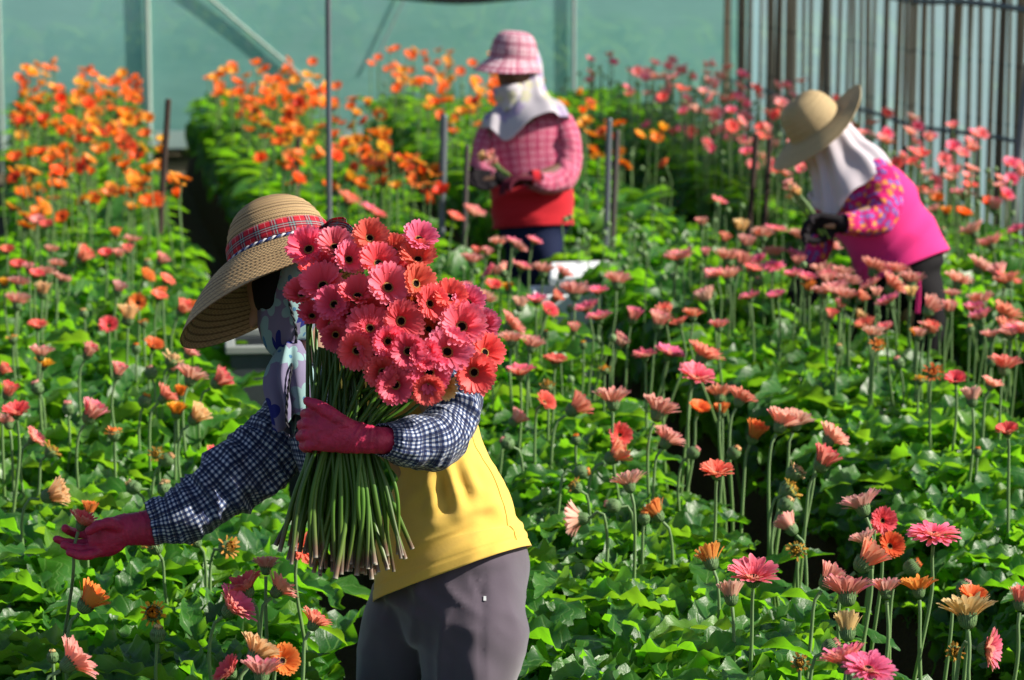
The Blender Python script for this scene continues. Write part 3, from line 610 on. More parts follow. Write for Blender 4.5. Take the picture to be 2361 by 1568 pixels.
# the flowers of the field, read off in photo units: (x, y, width, form, palette, facing, [height])
FL = []
def add(ox, oy, s, items):
    for it in items:
        x, y, w, form, pal, fc = it[:6]; fc = (fc[0], fc[1], fc[2] * .55) if 0 < fc[2] < .7 else fc; z = it[6] if len(it) > 6 else None; FL.append((ox + x * s, oy + y * s, w * s, form, pal, fc, z))
UP, UB, UC = (0, 1, .05), (.05, .93, -.32), (.0, .8, .55); RB, LB = (.5, .8, -.3), (-.3, .9, -.32); CA = (.3, .35, .85)
add(1152.8, 749.3, .5221, [
 (90,225,145,'open','pink',UP),(193,345,92,'bowl','coral',(.4,.5,.65),.92),(318,378,95,'half','coral',(.75,.6,-.2),.92),(500,352,152,'cup','peach',UB),(695,398,158,'cup','peach',(.35,.9,-.3)),
 (526,488,85,'open','coral',(.3,.35,.8),.9),(730,523,120,'cup','peach',(.5,.8,-.3),.93),(490,588,95,'half','coral',(.75,.5,-.1),.88),(640,145,110,'open','pink',(-.1,.95,.2)),(745,138,132,'open','pink',(.25,.9,.1)),
 (888,150,150,'cup','coral',(.45,.85,-.2)),(862,240,165,'open','pink',(.15,.8,.5)),(970,322,112,'cup','coral',UB),(1055,342,110,'cup','coral',RB),(877,380,96,'bowl','orange',(.2,.7,.6),.92),
 (980,392,64,'half','orange',UP,.92),(1117,500,100,'half','orange',(.3,.85,.25),.95),(1235,452,135,'cup','peach',(.4,.85,-.3)),(1305,445,125,'cup','pale',(.35,.85,-.3)),(1450,515,120,'cup','peach',(.6,.7,-.3)),
 (1418,622,112,'half','coral',(.45,.85,-.1),.95),(957,662,158,'open','coral',(0,.85,.4)),(573,715,138,'cup','pale',(-.15,.93,-.35)),(368,855,115,'cup','pale',(-.85,-.05,-.2),.84),(637,852,55,'bud','orange',UP,.84),
 (700,845,90,'half','orange',(-.55,.7,-.2),.86),(495,797,60,'bud','peach',(-.8,.3,0),.84),(362,650,55,'bud','orange',(.9,.1,0),.86),(335,717,60,'wilt','wilt',(-.6,.5,.1),.85),(1300,655,90,'wilt','cream',(.6,.6,.1),.93),
 (1278,732,75,'wilt','wilt',(.7,.5,.1),.9),(1265,790,70,'bud','cream',(.5,.7,-.1),.88),(1290,905,92,'half','peach',(-.5,.6,-.4),.86),(1310,995,72,'wilt','wilt',(-.1,.25,.9),.84),(1605,815,155,'cup','pale',(-.3,.88,-.35)),
 (1685,865,112,'open','coral',(.35,.25,.85),.94),(1612,965,100,'cup','pale',(-.25,.9,-.3),.95),(1718,980,115,'bowl','orange',(.3,.5,.7),.93),(1915,935,248,'flat','pink',(0,.93,.33)),(1600,1058,145,'half','coral',(.65,.7,-.2),.97),
 (1440,1140,110,'half','peach',(.5,.8,-.2),.95),(1535,1205,205,'cup','pink',(0,.88,-.4)),(1705,1185,135,'cup','pale',(-.08,.93,-.33)),(1850,1180,150,'cup','orange',(.0,.93,-.3)),(1822,1068,70,'bud','orange',(.6,.5,.0),.88),
 (1118,1125,238,'open','pink',(-.03,.9,.38)),(935,1055,112,'half','orange',(-.2,.75,-.5),.88),(1022,1212,112,'half','pale',(-.1,.85,-.35),.9),(2050,1160,60,'bud','peach',(.5,.7,-.2),.93),(2082,1215,120,'bowl','orange',(.15,.75,.4),.93),
 (2065,1300,232,'cup','cream',(0,.9,-.35)),(2138,1430,160,'open','pink',(.72,.1,.62),.92),(2297,1235,112,'half','coral',(.1,.9,-.2),.98),(1535,1365,132,'half','cream',(0,.88,-.4),.95),(1625,1528,245,'flat','pink',(.05,.88,.42),1.03),
 (1530,1500,175,'cup','pink',(-.25,.85,-.3),1.03),(2010,1445,72,'wilt','wilt',(-.1,.3,.9),.88),(1325,1492,72,'wilt','wilt',(-.1,.3,.9),.86),(1462,1422,65,'bud','peach',(.6,.5,.0),.88),(2225,200,135,'cup','coral',(.2,.93,-.2)),
 (2085,340,92,'half','pale',(-.1,.9,-.2)),(2165,275,85,'cup','peach',(.4,.8,-.2),.95),(2012,250,95,'bowl','coral',(0,.8,.55)),(1912,212,75,'wilt','orange',(0,.5,.8)),(2242,480,90,'bowl','coral',(-.1,.8,.4)),(1665,90,58,'wilt','orange',(.1,.6,.7)),
 (1905,38,70,'half','coral',(.1,.9,.2)),(1850,55,55,'half','peach',(.2,.9,.0)),(245,172,110,'bowl','coral',(.1,.9,.2),.95),(210,275,62,'wilt','wilt',(0,.7,.6),.93),(525,95,62,'half','peach',(.4,.8,.1),.93),(462,200,45,'wilt','amber',(0,.9,.3),.9),
 (1035,562,55,'bud','cream',(.5,.7,.1),.88),(855,562,50,'bud','peach',(.6,.6,0),.88),(335,505,45,'bud','amber',(0,.9,.2),.88),(50,80,105,'cup','peach',UB),(138,105,105,'cup','peach',(.2,.93,-.3)),(1495,105,40,'bud','cream',(.2,.9,0),.92),
 (1760,165,50,'bud','peach',(-.3,.8,0),.9),(1855,245,45,'wilt','amber',(.1,.8,.3),.9),(2170,160,45,'bud','cream',(.1,.9,0),.93),(2110,560,40,'bud','orange',(.1,.9,0),.86),(60,430,75,'half','peach',(.5,.6,-.1),.86),(30,520,60,'bud','peach',(-.6,.5,0),.84)])
add(115.3, 1095.2, .3015, [
 (1938,572,232,'open','coral',(.42,.5,.72),.93),(1652,728,195,'cup','peach',UB,.93),(1512,890,245,'cup','coral',(-.42,.85,.0),.96),(1730,895,215,'cup','peach',(.62,.72,-.3),.95),(1372,1035,262,'cup','pink',(.62,.66,.18),.93),
 (270,1000,205,'half','orange',(.62,.75,-.1),.90),(140,1450,280,'cup','peach',(.72,.45,-.3),.93),(792,1058,172,'wilt','amber',(-.05,.35,.9),.84),(825,1215,118,'bud','cream',(.2,1,0),.80),(800,545,145,'wilt','wilt',(-.35,.8,.2),.84),
 (1352,560,140,'wilt','wilt',(.5,.3,.6),.84),(2010,1150,205,'cup','coral',(.5,.8,-.3),.92),(1560,1395,285,'cup','cream',(.45,.75,-.4),.96),(1772,1425,205,'bowl','orange',(.45,.4,.75),.94),(1620,1545,310,'cup','peach',(0,.95,-.2),.98),
 (1392,1520,160,'open','coral',(-.6,.55,.4),.93),(300,300,110,'half','orange',(.1,.9,-.1),.9),(648,92,75,'bud','cream',(-.7,.3,0),.83),(868,100,85,'bud','cream',(-.2,.9,0),.83),(1118,512,85,'wilt','amber',(-.4,.6,.3),.84),(20,1385,60,'bud','cream',(0,1,0),.82)])
add(0, 518.8, .6688, [
 (25,95,56,'bowl','coral',UC),(62,145,60,'bowl','coral',UC),(125,180,60,'bowl','coral',(.2,.8,.3)),(160,175,65,'cup','peach',UB),(65,212,72,'cup','peach',UB),(147,240,60,'half','cream',(.1,.9,0)),(60,278,88,'cup','peach',(.1,.95,-.3)),
 (130,355,66,'bowl','coral',(.1,.85,.4)),(140,455,82,'cup','pale',(.1,.95,-.2)),(150,490,60,'cup','amber',(.2,.8,0),.93),(25,588,62,'half','coral',(.3,.85,.1)),(57,655,108,'open','coral',(0,.85,.45)),(30,690,80,'cup','peach',(-.2,.9,-.3),.93),(110,742,56,'cup','peach',(.6,.6,0),.9),(175,782,46,'wilt','wilt',(.6,.6,0),.87),
 (306,665,80,'half','peach',(.45,.8,.0),.96),(393,722,56,'wilt','orange',(0,.9,.3),.92),(540,790,46,'wilt','wilt',(-.1,.4,.85),.88),(578,808,44,'bud','cream',(.6,.6,0),.86),(457,902,42,'bud','cream',(-.6,.6,0),.84),(567,905,50,'bud','cream',(.2,.9,0),.84),
 (165,935,78,'half','cream',(.75,.3,0),.90),(375,350,64,'bowl','coral',(.1,.6,.75)),(442,330,76,'half','cream',(.1,.95,-.1)),(300,450,56,'half','peach',(.4,.8,.1)),(527,422,60,'bowl','orange',(.3,.7,.5)),(592,468,60,'wilt','cream',(.4,.7,.3)),
 (645,450,60,'cup','peach',(.6,.7,-.2)),(655,538,98,'cup','peach',(.3,.88,-.3)),(745,547,64,'half','coral',(.7,.6,-.1),.95),(405,518,60,'half','peach',(.2,.9,0)),(520,508,56,'bud','peach',(-.2,.9,0),.95),(560,600,72,'cup','coral',(.7,.6,-.2),.96),(608,655,62,'half','amber',(.1,.9,0),.93),
 (667,672,68,'half','cream',(.6,.7,0),.92),(500,605,44,'bud','amber',(.3,.8,0),.93),(128,560,50,'bud','peach',(-.3,.8,0),.9),(725,810,62,'half','coral',(.3,.8,.2),.9),(277,120,58,'half','coral',(.6,.7,.1)),(365,108,52,'bowl','coral',UC),
 (412,112,46,'half','peach',UP),(502,180,46,'bowl','orange',(.5,.5,.5)),(570,197,56,'bowl','coral',(.5,.7,.3)),(407,230,50,'half','pale',(.2,.9,0)),(475,270,50,'bowl','orange',(.1,.5,.8)),(545,255,62,'bowl','coral',(.3,.8,.3)),(622,300,54,'half','coral',(.5,.7,.1)),
 (660,292,38,'half','orange',UP),(178,95,52,'cup','peach',UB),(197,145,56,'cup','peach',UB),(400,40,44,'half','orange',UP),(457,62,58,'cup','peach',UB),(210,195,60,'cup','peach',(.3,.9,-.2)),(45,395,40,'wilt','wilt',UP,.93),(290,305,32,'bud','cream',UP,.93),(470,425,36,'bud','amber',UP,.93),(495,340,34,'wilt','amber',UP,.93),
 (0,508,44,'half','coral',(.6,.6,0)),(620,590,50,'half','amber',(.2,.9,0),.93),(510,135,38,'bud','cream',UP,.95),(550,130,44,'half','peach',(.5,.8,0)),(440,95,44,'half','coral',UP),(100,160,44,'half','peach',UP),(15,212,40,'half','amber',UP),(160,5,42,'bowl','coral',UC),(130,-10,44,'bowl','pale',UC),(560,245,40,'half','orange',UP),(235,630,44,'bud','peach',UP,.9),(590,500,36,'half','peach',(.4,.7,0),.93)])
add(1066.3, 547.6, .1709, [
 (130,355,300,'cup','peach',(.1,.95,-.25)),(330,240,150,'half','peach',(.3,.9,-.1)),(490,110,230,'cup','peach',UB),(680,80,200,'open','pink',(.3,.9,.2)),(730,170,210,'cup','peach',RB),(180,230,120,'half','coral',(.2,.9,0)),(390,480,170,'open','pink',(-.7,.6,.3)),(560,480,210,'cup','peach',(-.6,.6,-.35)),
 (790,430,300,'open','pink',(.25,.93,.1)),(1090,490,290,'cup','peach',(.1,.95,-.25)),(1330,520,230,'cup','peach',RB),(415,680,210,'bowl','coral',(.1,.8,.55)),(290,880,280,'cup','peach',(.3,.85,-.4)),(1000,880,330,'open','pink',(.0,.95,.15)),(1150,1000,170,'bowl','coral',(.4,.5,.6)),(1230,840,160,'half','coral',(.6,.6,.2)),
 (770,950,220,'half','pale',(.1,.93,-.25)),(1520,790,390,'cup','peach',(.1,.95,-.28)),(1830,750,290,'open','pink',(-.1,.93,.15)),(2085,640,360,'cup','peach',(.1,.93,-.3)),(1690,985,340,'open','pink',(-.35,.88,.2)),(1845,1115,360,'open','pink',(-.1,.95,.1)),(2290,1115,240,'half','pink',(.2,.93,.0)),
 (615,1210,300,'cup','pink',(.7,.65,-.15)),(660,1405,260,'cup','peach',(.1,.93,-.3)),(915,1430,240,'cup','peach',(.15,.93,-.25)),(1500,1270,130,'half','peach',(.2,.9,0),.9),(2110,1420,170,'half','peach',(.5,.7,0),.9),(1130,1300,100,'bud','amber',UP,.9),(1630,1450,90,'bud','amber',UP,.88),(620,720,90,'half','amber',UP,.92),(60,720,130,'half','pink',UP,.95),(1450,960,100,'bud','peach',UP,.9),(270,540,90,'bud','cream',(.2,.9,0),.93)])
add(1613.9, 115.3, .4412, [
 (93,803,92,'open','pink',(.3,.9,.1)),(392,945,135,'flat','pink',(.1,.95,.1)),(125,1000,62,'half','coral',(.4,.8,0)),(330,985,115,'cup','peach',UB),(525,995,120,'cup','peach',(.1,.95,-.25)),(655,1035,130,'cup','peach',(.5,.8,-.25)),(240,1030,95,'half','peach',(.1,.93,-.1)),(210,948,85,'half','cream',(.2,.9,0)),
 (145,1105,135,'cup','peach',(.1,.95,-.25)),(380,1135,135,'flat','pink',(0,.85,.45)),(385,1085,120,'cup','pink',UB),(308,1108,95,'open','pink',(-.4,.8,.3)),(495,1085,115,'open','pink',(.2,.93,.0)),(402,1292,105,'open','pink',(-.3,.93,.1)),(490,1185,115,'open','pink',(-.1,.93,.2)),(555,1205,120,'open','pink',(.1,.93,.2)),(640,1165,115,'cup','peach',(-.1,.93,-.25)),
 (740,1185,115,'cup','peach',(.1,.93,-.25)),(905,1160,150,'cup','pink',(.4,.85,-.25)),(1028,1170,115,'cup','pink',(.1,.93,-.2)),(1105,1225,135,'cup','peach',(.1,.93,-.3)),(990,1250,130,'cup','pink',(.6,.7,-.2)),(990,1325,125,'open','pink',(-.5,.83,.1)),(762,1305,135,'cup','peach',(.1,.95,-.25)),(920,1290,75,'half','pale',UP),(1100,1290,80,'half','cream',UP),(832,1310,66,'half','coral',(.6,.6,0)),
 (640,1285,110,'cup','peach',(.0,.93,-.25)),(735,1352,75,'half','peach',(.1,.93,0),.95),(680,1402,70,'half','coral',(.2,.8,.3),.93),(825,1412,64,'half','cream',(.6,.6,0),.9),(1345,1225,125,'cup','peach',(.3,.88,-.25)),(1320,1290,90,'cup','peach',UB),(1475,1330,135,'cup','peach',(-.1,.93,-.25)),(1605,1215,135,'open','coral',(.4,.9,.1)),(1582,1400,175,'cup','coral',(.4,.88,-.2)),
 (1470,1412,110,'cup','pink',(-.3,.88,-.1)),(1300,1370,85,'half','peach',(.2,.88,0)),(1600,1480,110,'half','coral',(.1,.88,0)),(1205,1470,78,'half','coral',(.1,.8,.4),.93),(1130,1500,62,'half','amber',UP,.92),(930,1540,62,'wilt','orange',UP,.9),(1412,1460,50,'bud','cream',UP,.9),(1520,1510,85,'cup','peach',UB),(1370,770,135,'open','pink',(.1,.97,.1)),(1235,785,92,'bowl','deep',UC),
 (1500,805,95,'bowl','deep',UC),(1375,862,92,'bowl','deep',(.2,.7,.5)),(1290,862,64,'half','amber',UP),(1230,845,66,'cup','peach',(-.4,.8,0)),(1435,965,160,'cup','peach',(-.4,.88,-.2)),(1525,1025,120,'cup','pink',(-.35,.9,-.2)),(1655,950,95,'open','pink',(-.4,.8,.2)),(1540,838,95,'half','peach',UP),(1270,950,45,'bud','cream',UP,.93),(1520,700,40,'bud','amber',UP,.93),
 (10,920,70,'half','peach',UP),(30,1075,60,'half','peach',UP,.95),(60,1280,55,'bud','cream',UP,.9),(165,1195,60,'half','cream',UP,.93),(270,1170,90,'half','pale',UP,.95),(570,1260,80,'half','orange',UP,.95),(520,1130,90,'half','pink',UP),(300,1210,50,'bud','peach',UP,.9),(1250,1450,40,'bud','cream',UP,.88)])
for x, y, w, z in ((1230, 560, 30, 'pink'), (848, 485, 42, 'pink'), (800, 470, 50, 'coral'), (868, 500, 34, 'coral'), (1088, 497, 46, 'peach'), (1047, 507, 34, 'coral')):
    FL.append((x, y, w, 'cup' if z != 'pink' else 'open', z, (.4, .85, .1), 1.0))

for i in range(30):
    FL.append((rng.uniform(1480, 2361), rng.uniform(590, 790), rng.uniform(44, 60), ['cup', 'open', 'cup', 'half'][i % 4], ['peach', 'pink', 'pale', 'peach', 'coral'][i % 5], (rng.normal(0, .3), .9, rng.uniform(-.3, .2)), 1.0))
# labels: colour and form, then where, then which of those alike
CN = {'pink': 'bright pink', 'hot': 'hot pink', 'coral': 'coral', 'peach': 'peach', 'pale': 'pale pink', 'orange': 'orange', 'deep': 'deep orange', 'amber': 'amber', 'cream': 'cream', 'wilt': 'yellow-brown'}
FN = {'flat': 'wide open gerberas', 'open': 'open gerberas', 'bowl': 'bowl-shaped gerberas', 'cup': 'cup-shaped gerberas', 'half': 'half-closed gerberas', 'wilt': 'withered gerberas', 'bud': 'gerbera buds'}
PLACE = [(110, 620, 'by the left edge below the orange flowers'), (330, 600, 'near the leaning rusty stake'), (60, 900, 'in the left bed at the frame edge'), (330, 860, 'in the left bed beside the hat brim'), (60, 1080, 'at the left edge above the reaching glove'),
 (420, 1000, 'in the left bed above the outstretched sleeve'), (190, 1320, 'below the reaching glove'), (430, 1400, 'below the outstretched sleeve'), (640, 1400, 'left of the yellow-shirt woman under the cut stems'), (900, 500, 'above the bouquet'),
 (1110, 570, 'left of the checked-shirt worker'), (1150, 720, 'between the bouquet and the white box'), (1350, 690, 'in front of the white box'), (1500, 740, 'between the white box and the dark path'), (1250, 920, 'just right of the bouquet'), (1420, 1000, 'right of the gingham elbow'),
 (1330, 1200, 'right of the yellow shirt'), (1480, 1200, 'in the middle of the near right bed'), (1620, 900, 'left of the long dark path'), (1640, 1030, 'above the middle of the near right bed'), (1850, 1000, 'beside the long dark path'), (1830, 1130, 'low beside the long dark path'),
 (1760, 1350, 'in the lower middle of the right bed'), (1980, 1220, 'left of the largest pink gerbera'), (2150, 1235, 'above the lower right corner'), (2000, 1400, 'in the cluster at the lower right'), (2250, 1400, 'at the lower right corner'), (1970, 1540, 'at the bottom right edge'),
 (1690, 480, 'near the pair of rusty stakes'), (1650, 600, 'left of the magenta worker hands'), (1780, 610, 'below the magenta worker hands'), (1900, 690, 'in front of the magenta worker'), (2060, 650, 'under the hem of the magenta shirt'), (2250, 700, 'right of the magenta worker legs'),
 (2250, 480, 'behind the back of the magenta worker'), (2280, 580, 'right of the magenta shirt'), (2150, 850, 'on the right beyond the long dark path'), (2280, 850, 'at the right edge beyond the dark path'), (1900, 860, 'in the leafy right-hand bed'),
 (150, 250, 'at the top of the left orange bed'), (120, 380, 'in the middle of the left orange bed'), (300, 400, 'left of the leaning rusty stake'), (60, 480, 'at the foot of the left orange bed'), (520, 220, 'at the far end of the middle orange bed'), (640, 280, 'left of the tall grey pole'),
 (800, 340, 'right of the tall grey pole'), (850, 430, 'above the bouquet in the orange bed'), (900, 220, 'under the green net left of the bucket hat'), (1050, 270, 'beside the white veil of the checked worker'), (1360, 260, 'right of the white veil against the green net'), (1370, 400, 'right of the checked-shirt worker'),
 (1530, 270, 'under the green net in the centre right'), (1530, 420, 'between the two pairs of stakes'), (1660, 310, 'left of the straw sunhat worker'), (1800, 400, 'below the straw sunhat brim'), (1680, 220, 'at the corner of the bamboo fence'), (1800, 230, 'behind the straw sunhat'), (2080, 250, 'before the fence right of the sunhat'),
 (2250, 250, 'before the bamboo fence at the right'), (2200, 350, 'below the lower fence rail'), (2320, 350, 'below the fence rail at the frame edge')]
ORD = 'first second third fourth fifth sixth seventh eighth ninth tenth eleventh twelfth thirteenth fourteenth fifteenth sixteenth seventeenth eighteenth nineteenth twentieth'.split() + ['twenty-' + w for w in 'first second third fourth fifth sixth seventh eighth ninth'.split()] + ['thirtieth'] * 20
PENDING = []
def pend(e, x, y, form, pal): PENDING.append((e, x, y, form, pal))
def label_all():
    G = {}
    for e, x, y, form, pal in PENDING:
        pl = min(PLACE, key=lambda p: (p[0] - x) ** 2 + ((p[1] - y) * 1.3) ** 2)[2]; G.setdefault((CN[pal], FN[form], pl), []).append((x, e))
    for (c, f, pl), L in G.items():
        L.sort(key=lambda t: t[0])
        for i, (x, e) in enumerate(L):
            one = f[:-1] if f.endswith('s') else f
            e['label'] = (f'{c} {one} {pl}' if len(L) == 1 else (f'rightmost {c} {one} {pl}' if i == len(L) - 1 else f'leftmost {c} {one} {pl}' if i == 0 else f'{ORD[min(i, 40)]} {c} {one} from left {pl}'))
npink = 0
for i, (x, y, w, form, pal, fc, z) in enumerate(FL):
    z = .87 if z is None else max(.74, z - .12)
    if y > PHEI + 20: continue
    h = onz(x, y, z); d = (h - CAM) @ FWD; ww = w / F * d
    k = {'flat': 1.0, 'open': .93, 'bowl': .88, 'cup': .78, 'half': .58, 'wilt': .50, 'bud': .37}[form]
    k *= 1 - .28 * min(1, abs(fc[0]))
    r = float(np.clip(ww / 2 / k, .040, .068)) if form not in ('wilt', 'bud') else float(np.clip(ww / 2 / k, .036, .055))
    f = cf(*fc); f = nrm(f + rng.normal(0, .04, 3))
    e = gerbera(h, f, form, r, pal, 'hi' if d < 9.5 else 'mid', group='gerberas growing in the beds'); pend(e, x, y, form, pal); npink += 1

# procedural stands further back: orange ones first, then the pink ones at the right
def taken(x, y, L, r=20): return any((x - a) ** 2 + (y - b) ** 2 < r * r for a, b in L)
def stand(k, y0, y1, n, pals, name, cat, group, far_only=None, zr=(.84, 1.05), store=None, xr=.47):
    out = []; cx = (PX[k] + PX[k + 1]) / 2; tries = 0
    while len(out) < n and tries < n * 8:
        tries += 1; X = cx + rng.uniform(-xr, xr); Y = y0 + (y1 - y0) * rng.uniform(0, 1); z = rng.uniform(*zr); x, y, d = proj((X, Y, z))
        if not (-30 < x < PWID + 30 and y > 0): continue
        if far_only and not far_only(x, y): continue
        pal = pals[rng.randint(len(pals))]; form = ['bowl', 'open', 'bowl', 'cup', 'half', 'open'][rng.randint(6)]; out.append((X, Y, z, x, y, d, pal, form))
    return out
OR = []; OP = ['deep', 'deep', 'deep', 'amber', 'deep', 'amber', 'orange']
OR += stand(0, 12.9, 20.8, 230, OP, '', '', '', zr=(.80, 1.06), xr=.38); OR += stand(1, 13.6, 21.2, 200, OP, '', '', '', zr=(.80, 1.03), xr=.38); OR += stand(2, 14.6, 22, 150, OP, '', '', '', far_only=lambda x, y: x < 1720)
OR.sort(key=lambda t: t[5])
RP = ['pink', 'pink', 'coral', 'peach', 'peach', 'pale']
PK = stand(3, 12.6, 18.5, 190, RP, '', '', '', zr=(.80, 1.12), far_only=lambda x, y: y < 470) + stand(2, 17.5, 22, 45, ['pink', 'coral', 'peach'], '', '', '', far_only=lambda x, y: 1560 < x, zr=(.9, 1.1)) + stand(3, 18.5, 20.4, 30, RP, '', '', '', zr=(.9, 1.12))
PK.sort(key=lambda t: t[5])
def face_rand(): return nrm(cf(rng.normal(.1, .35), rng.uniform(.5, 1), rng.normal(.25, .4)))
rest = []
for t in OR:
    X, Y, z, x, y, d, pal, form = t
    if len([1 for p in PENDING if p[0].name.startswith('orange')]) < 295:
        e = gerbera((X, Y, z), face_rand(), form, rng.uniform(.040, .053), pal, 'lo', 'orange_gerbera', 'orange gerbera', sr=.0035, group='orange gerberas at the far end of the beds'); pend(e, x, y, form, pal)
    else: rest.append(t)
for t in PK:
    X, Y, z, x, y, d, pal, form = t
    if npink < 300:
        e = gerbera((X, Y, z), face_rand(), form, rng.uniform(.038, .049), pal, 'lo', sr=.0035, group='pink gerberas in front of the bamboo fence'); pend(e, x, y, form, pal); npink += 1
    else: rest.append(t)
label_all()
if rest:
    Vs, Fs, Us, mi, o = [], [], [], [], 0
    for X, Y, z, x, y, d, pal, form in rest:
        f = face_rand(); q = np.array(quat(f, rng.uniform(0, 6)).to_matrix()); a, b, c = bloom_mesh(form, rng.randint(4), 'lo'); a = (a * .045) @ q.T + (X, Y, z)
        Vs.append(a); Fs.append(b + o); Us.append(c); mi += [PN.index(pal)] * len(b); o += len(a)
        a, b, c = tube([(X + rng.normal(0, .02), Y, .24), (X, Y, z - .1), (X, Y, z)], .0035, 5, 5); Vs.append(a); Fs.append(b + o); Us.append(c); mi += [len(PN)] * len(b); o += len(a)
    link('distant_gerberas', mesh('distant_gerberas', np.concatenate(Vs), np.concatenate(Fs), np.concatenate(Us), mats=[PAL[p] for p in PN] + [M['stem']], midx=mi), kind='stuff', label='farthest gerberas in bloom at the ends of the beds', category='flowers')
# bare and budded stems crowding the far right bed and the bed before the magenta worker
Vs, Fs, Us, o = [], [], [], 0
for k, y0, y1, n in ((3, 12.5, 20.5, 330), (2, 10.5, 13.5, 70), (1, 9, 13, 30), (2, 14, 21, 60)):
    cx = (PX[k] + PX[k + 1]) / 2
    for i in range(n):
        X, Y = cx + rng.uniform(-.45, .45), rng.uniform(y0, y1); z = rng.uniform(.64, .88) + (.12 if k == 3 else 0); a, b, c = tube([(X + rng.normal(0, .03), Y, .24), (X, Y, z * .7), (X + rng.normal(0, .012), Y, z)], .0032, 5, 5)
        Vs.append(a); Fs.append(b + o); Us.append(c); o += len(a); a, b = ellipsoid((X, Y, z + .01), np.eye(3) * .014, 8); Vs.append(a); Fs.append(b + o); Us.append(np.tile((.5, .9), (len(a), 1))); o += len(a)
link('budding_stems', mesh('budding_stems', np.concatenate(Vs), np.concatenate(Fs), np.concatenate(Us), mats=M['stem']), kind='stuff', label='many thin budding gerbera stems standing in the far beds', category='stems')

# ------------------------------------------------------------ cloth and skin materials
def gingham(name, dark, light, mid, p=.0075, line=None, trans=.12, third=None):
    n = N(name); u, v, uvv = n.uv(); wob = n.noise(14, 2, uvv)
    def st(t, ph): f = n.math('FRACT', n.math('ADD', n.math('ADD', n.math('DIVIDE', t, p), n.math('MULTIPLY', wob, .5)), ph)); return n.math('LESS_THAN', f, .5)
    a, b = st(u, 0), st(v, 0); s = n.math('MULTIPLY', n.math('ADD', a, b), .5); c = n.ramp(s, [(0, light), (.5, mid), (1.0, dark)])
    for t in (u, v):
        f = n.math('FRACT', n.math('DIVIDE', t, p * 3)); c = n.mix(n.math('MULTIPLY', n.math('LESS_THAN', f, .20), .75), c, dark)
    w = n.noise(500, 2, uvv); c = n.mix(n.math('MULTIPLY', w, .25), c, dark); n.base(c, .85, .15); n.bump(w, .25, .0006); n.b.inputs['Sheen Weight'].default_value = .15
    n.translucent(c, trans); return n.m
def cloth(name, col, rough=.85, var=.12, trans=.1, scale=300, sheen=.2):
    n = N(name); o = n.obj(); w = n.noise(scale, 2, o); g = n.noise(9, 3, o); c = n.mix(n.math('ADD', n.math('MULTIPLY', w, .4), n.math('MULTIPLY', g, .6)), tuple(x * (1 - var) for x in col), tuple(min(1, x * (1 + var)) for x in col))
    n.base(c, rough, .2); n.bump(w, .25, .0006); n.b.inputs['Sheen Weight'].default_value = sheen
    if trans: n.translucent(c, trans)
    return n.m
def floral(name, ground, petal, petal2, heart, scale, pet=.36, trans=.15, use_uv=True):
    n = N(name); v = n.uv()[2] if use_uv else n.obj(); vo = n.n('TexVoronoi', voronoi_dimensions='2D'); vo.inputs['Scale'].default_value = scale; n.put(vo.inputs['Vector'], v)
    sc = n.vmul(v, (scale, scale, scale)); po = n.n('VectorMath', operation='SCALE'); n.put(po.inputs[0], vo.outputs['Position']); po.inputs['Scale'].default_value = scale
    df = n.n('VectorMath', operation='SUBTRACT'); n.put(df.inputs[0], sc); n.put(df.inputs[1], po.outputs[0]); sp = n.n('SeparateXYZ'); n.put(sp.inputs[0], df.outputs[0])
    an = n.math('ARCTAN2', sp.outputs[1], sp.outputs[0]); ra = n.math('SQRT', n.math('ADD', n.math('POWER', sp.outputs[0], 2.0), n.math('POWER', sp.outputs[1], 2.0)))
    lobe = n.math('MULTIPLY', n.math('ADD', .62, n.math('MULTIPLY', n.math('ABSOLUTE', n.math('COSINE', n.math('MULTIPLY', an, 2.5))), .5)), pet)
    ins = n.math('LESS_THAN', ra, lobe); ct = n.math('LESS_THAN', ra, pet * .16); cr = n.n('SeparateXYZ'); n.put(cr.inputs[0], vo.outputs['Color'])
    pc = n.mix(n.math('GREATER_THAN', cr.outputs[0], .55), petal, petal2); big = n.noise(scale * .35, 2, v); g = n.mix(big, tuple(x * .8 for x in ground), tuple(min(1, x * 1.15) for x in ground))
    c = n.mix(ins, g, pc); c = n.mix(ct, c, heart); w = n.noise(400, 2, v); n.base(c, .85, .15); n.bump(w, .25, .0006); n.translucent(c, trans); return n.m
M['yellow'] = cloth('yellow_cotton', (.76, .50, .10), var=.12, trans=.12, rough=.95, scale=180); M['mauve'] = cloth('mauve_grey_fleece', (.078, .060, .085), var=.22, trans=0, scale=500, sheen=.5)
M['blue_check'] = gingham('navy_gingham', (.010, .016, .06), (.62, .65, .74), (.10, .14, .27), .0105)
M['pink_check'] = gingham('pink_gingham', (.42, .015, .09), (.80, .52, .60), (.55, .12, .22), .012)
M['hat_check'] = gingham('red_white_gingham', (.36, .08, .15), (.82, .72, .76), (.62, .36, .44), .020)
M['red'] = cloth('red_apron', (.52, .010, .022), var=.15); M['navy'] = cloth('navy_denim', (.007, .012, .045), var=.3, trans=0, sheen=0); M['black'] = cloth('black_cloth_trousers', (.006, .005, .007), var=.3, trans=0, sheen=0)
M['magenta'] = cloth('magenta_apron', (.85, .035, .26), var=.08, trans=.2); M['white_cloth'] = cloth('white_veil', (.66, .60, .66), var=.10, trans=.25)
M['scarf'] = floral('lilac_floral_scarf', (.20, .18, .29), (.022, .028, .19), (.24, .38, .40), (.07, .18, .32), 15, .42)
M['veil1'] = floral('white_floral_veil', (.60, .56, .62), (.44, .36, .56), (.60, .58, .42), (.7, .5, .6), 16, .36, .25)
M['mag_floral'] = floral('magenta_floral', (.62, .02, .16), (.22, .10, .42), (.75, .25, .08), (.8, .5, .1), 34, .42)
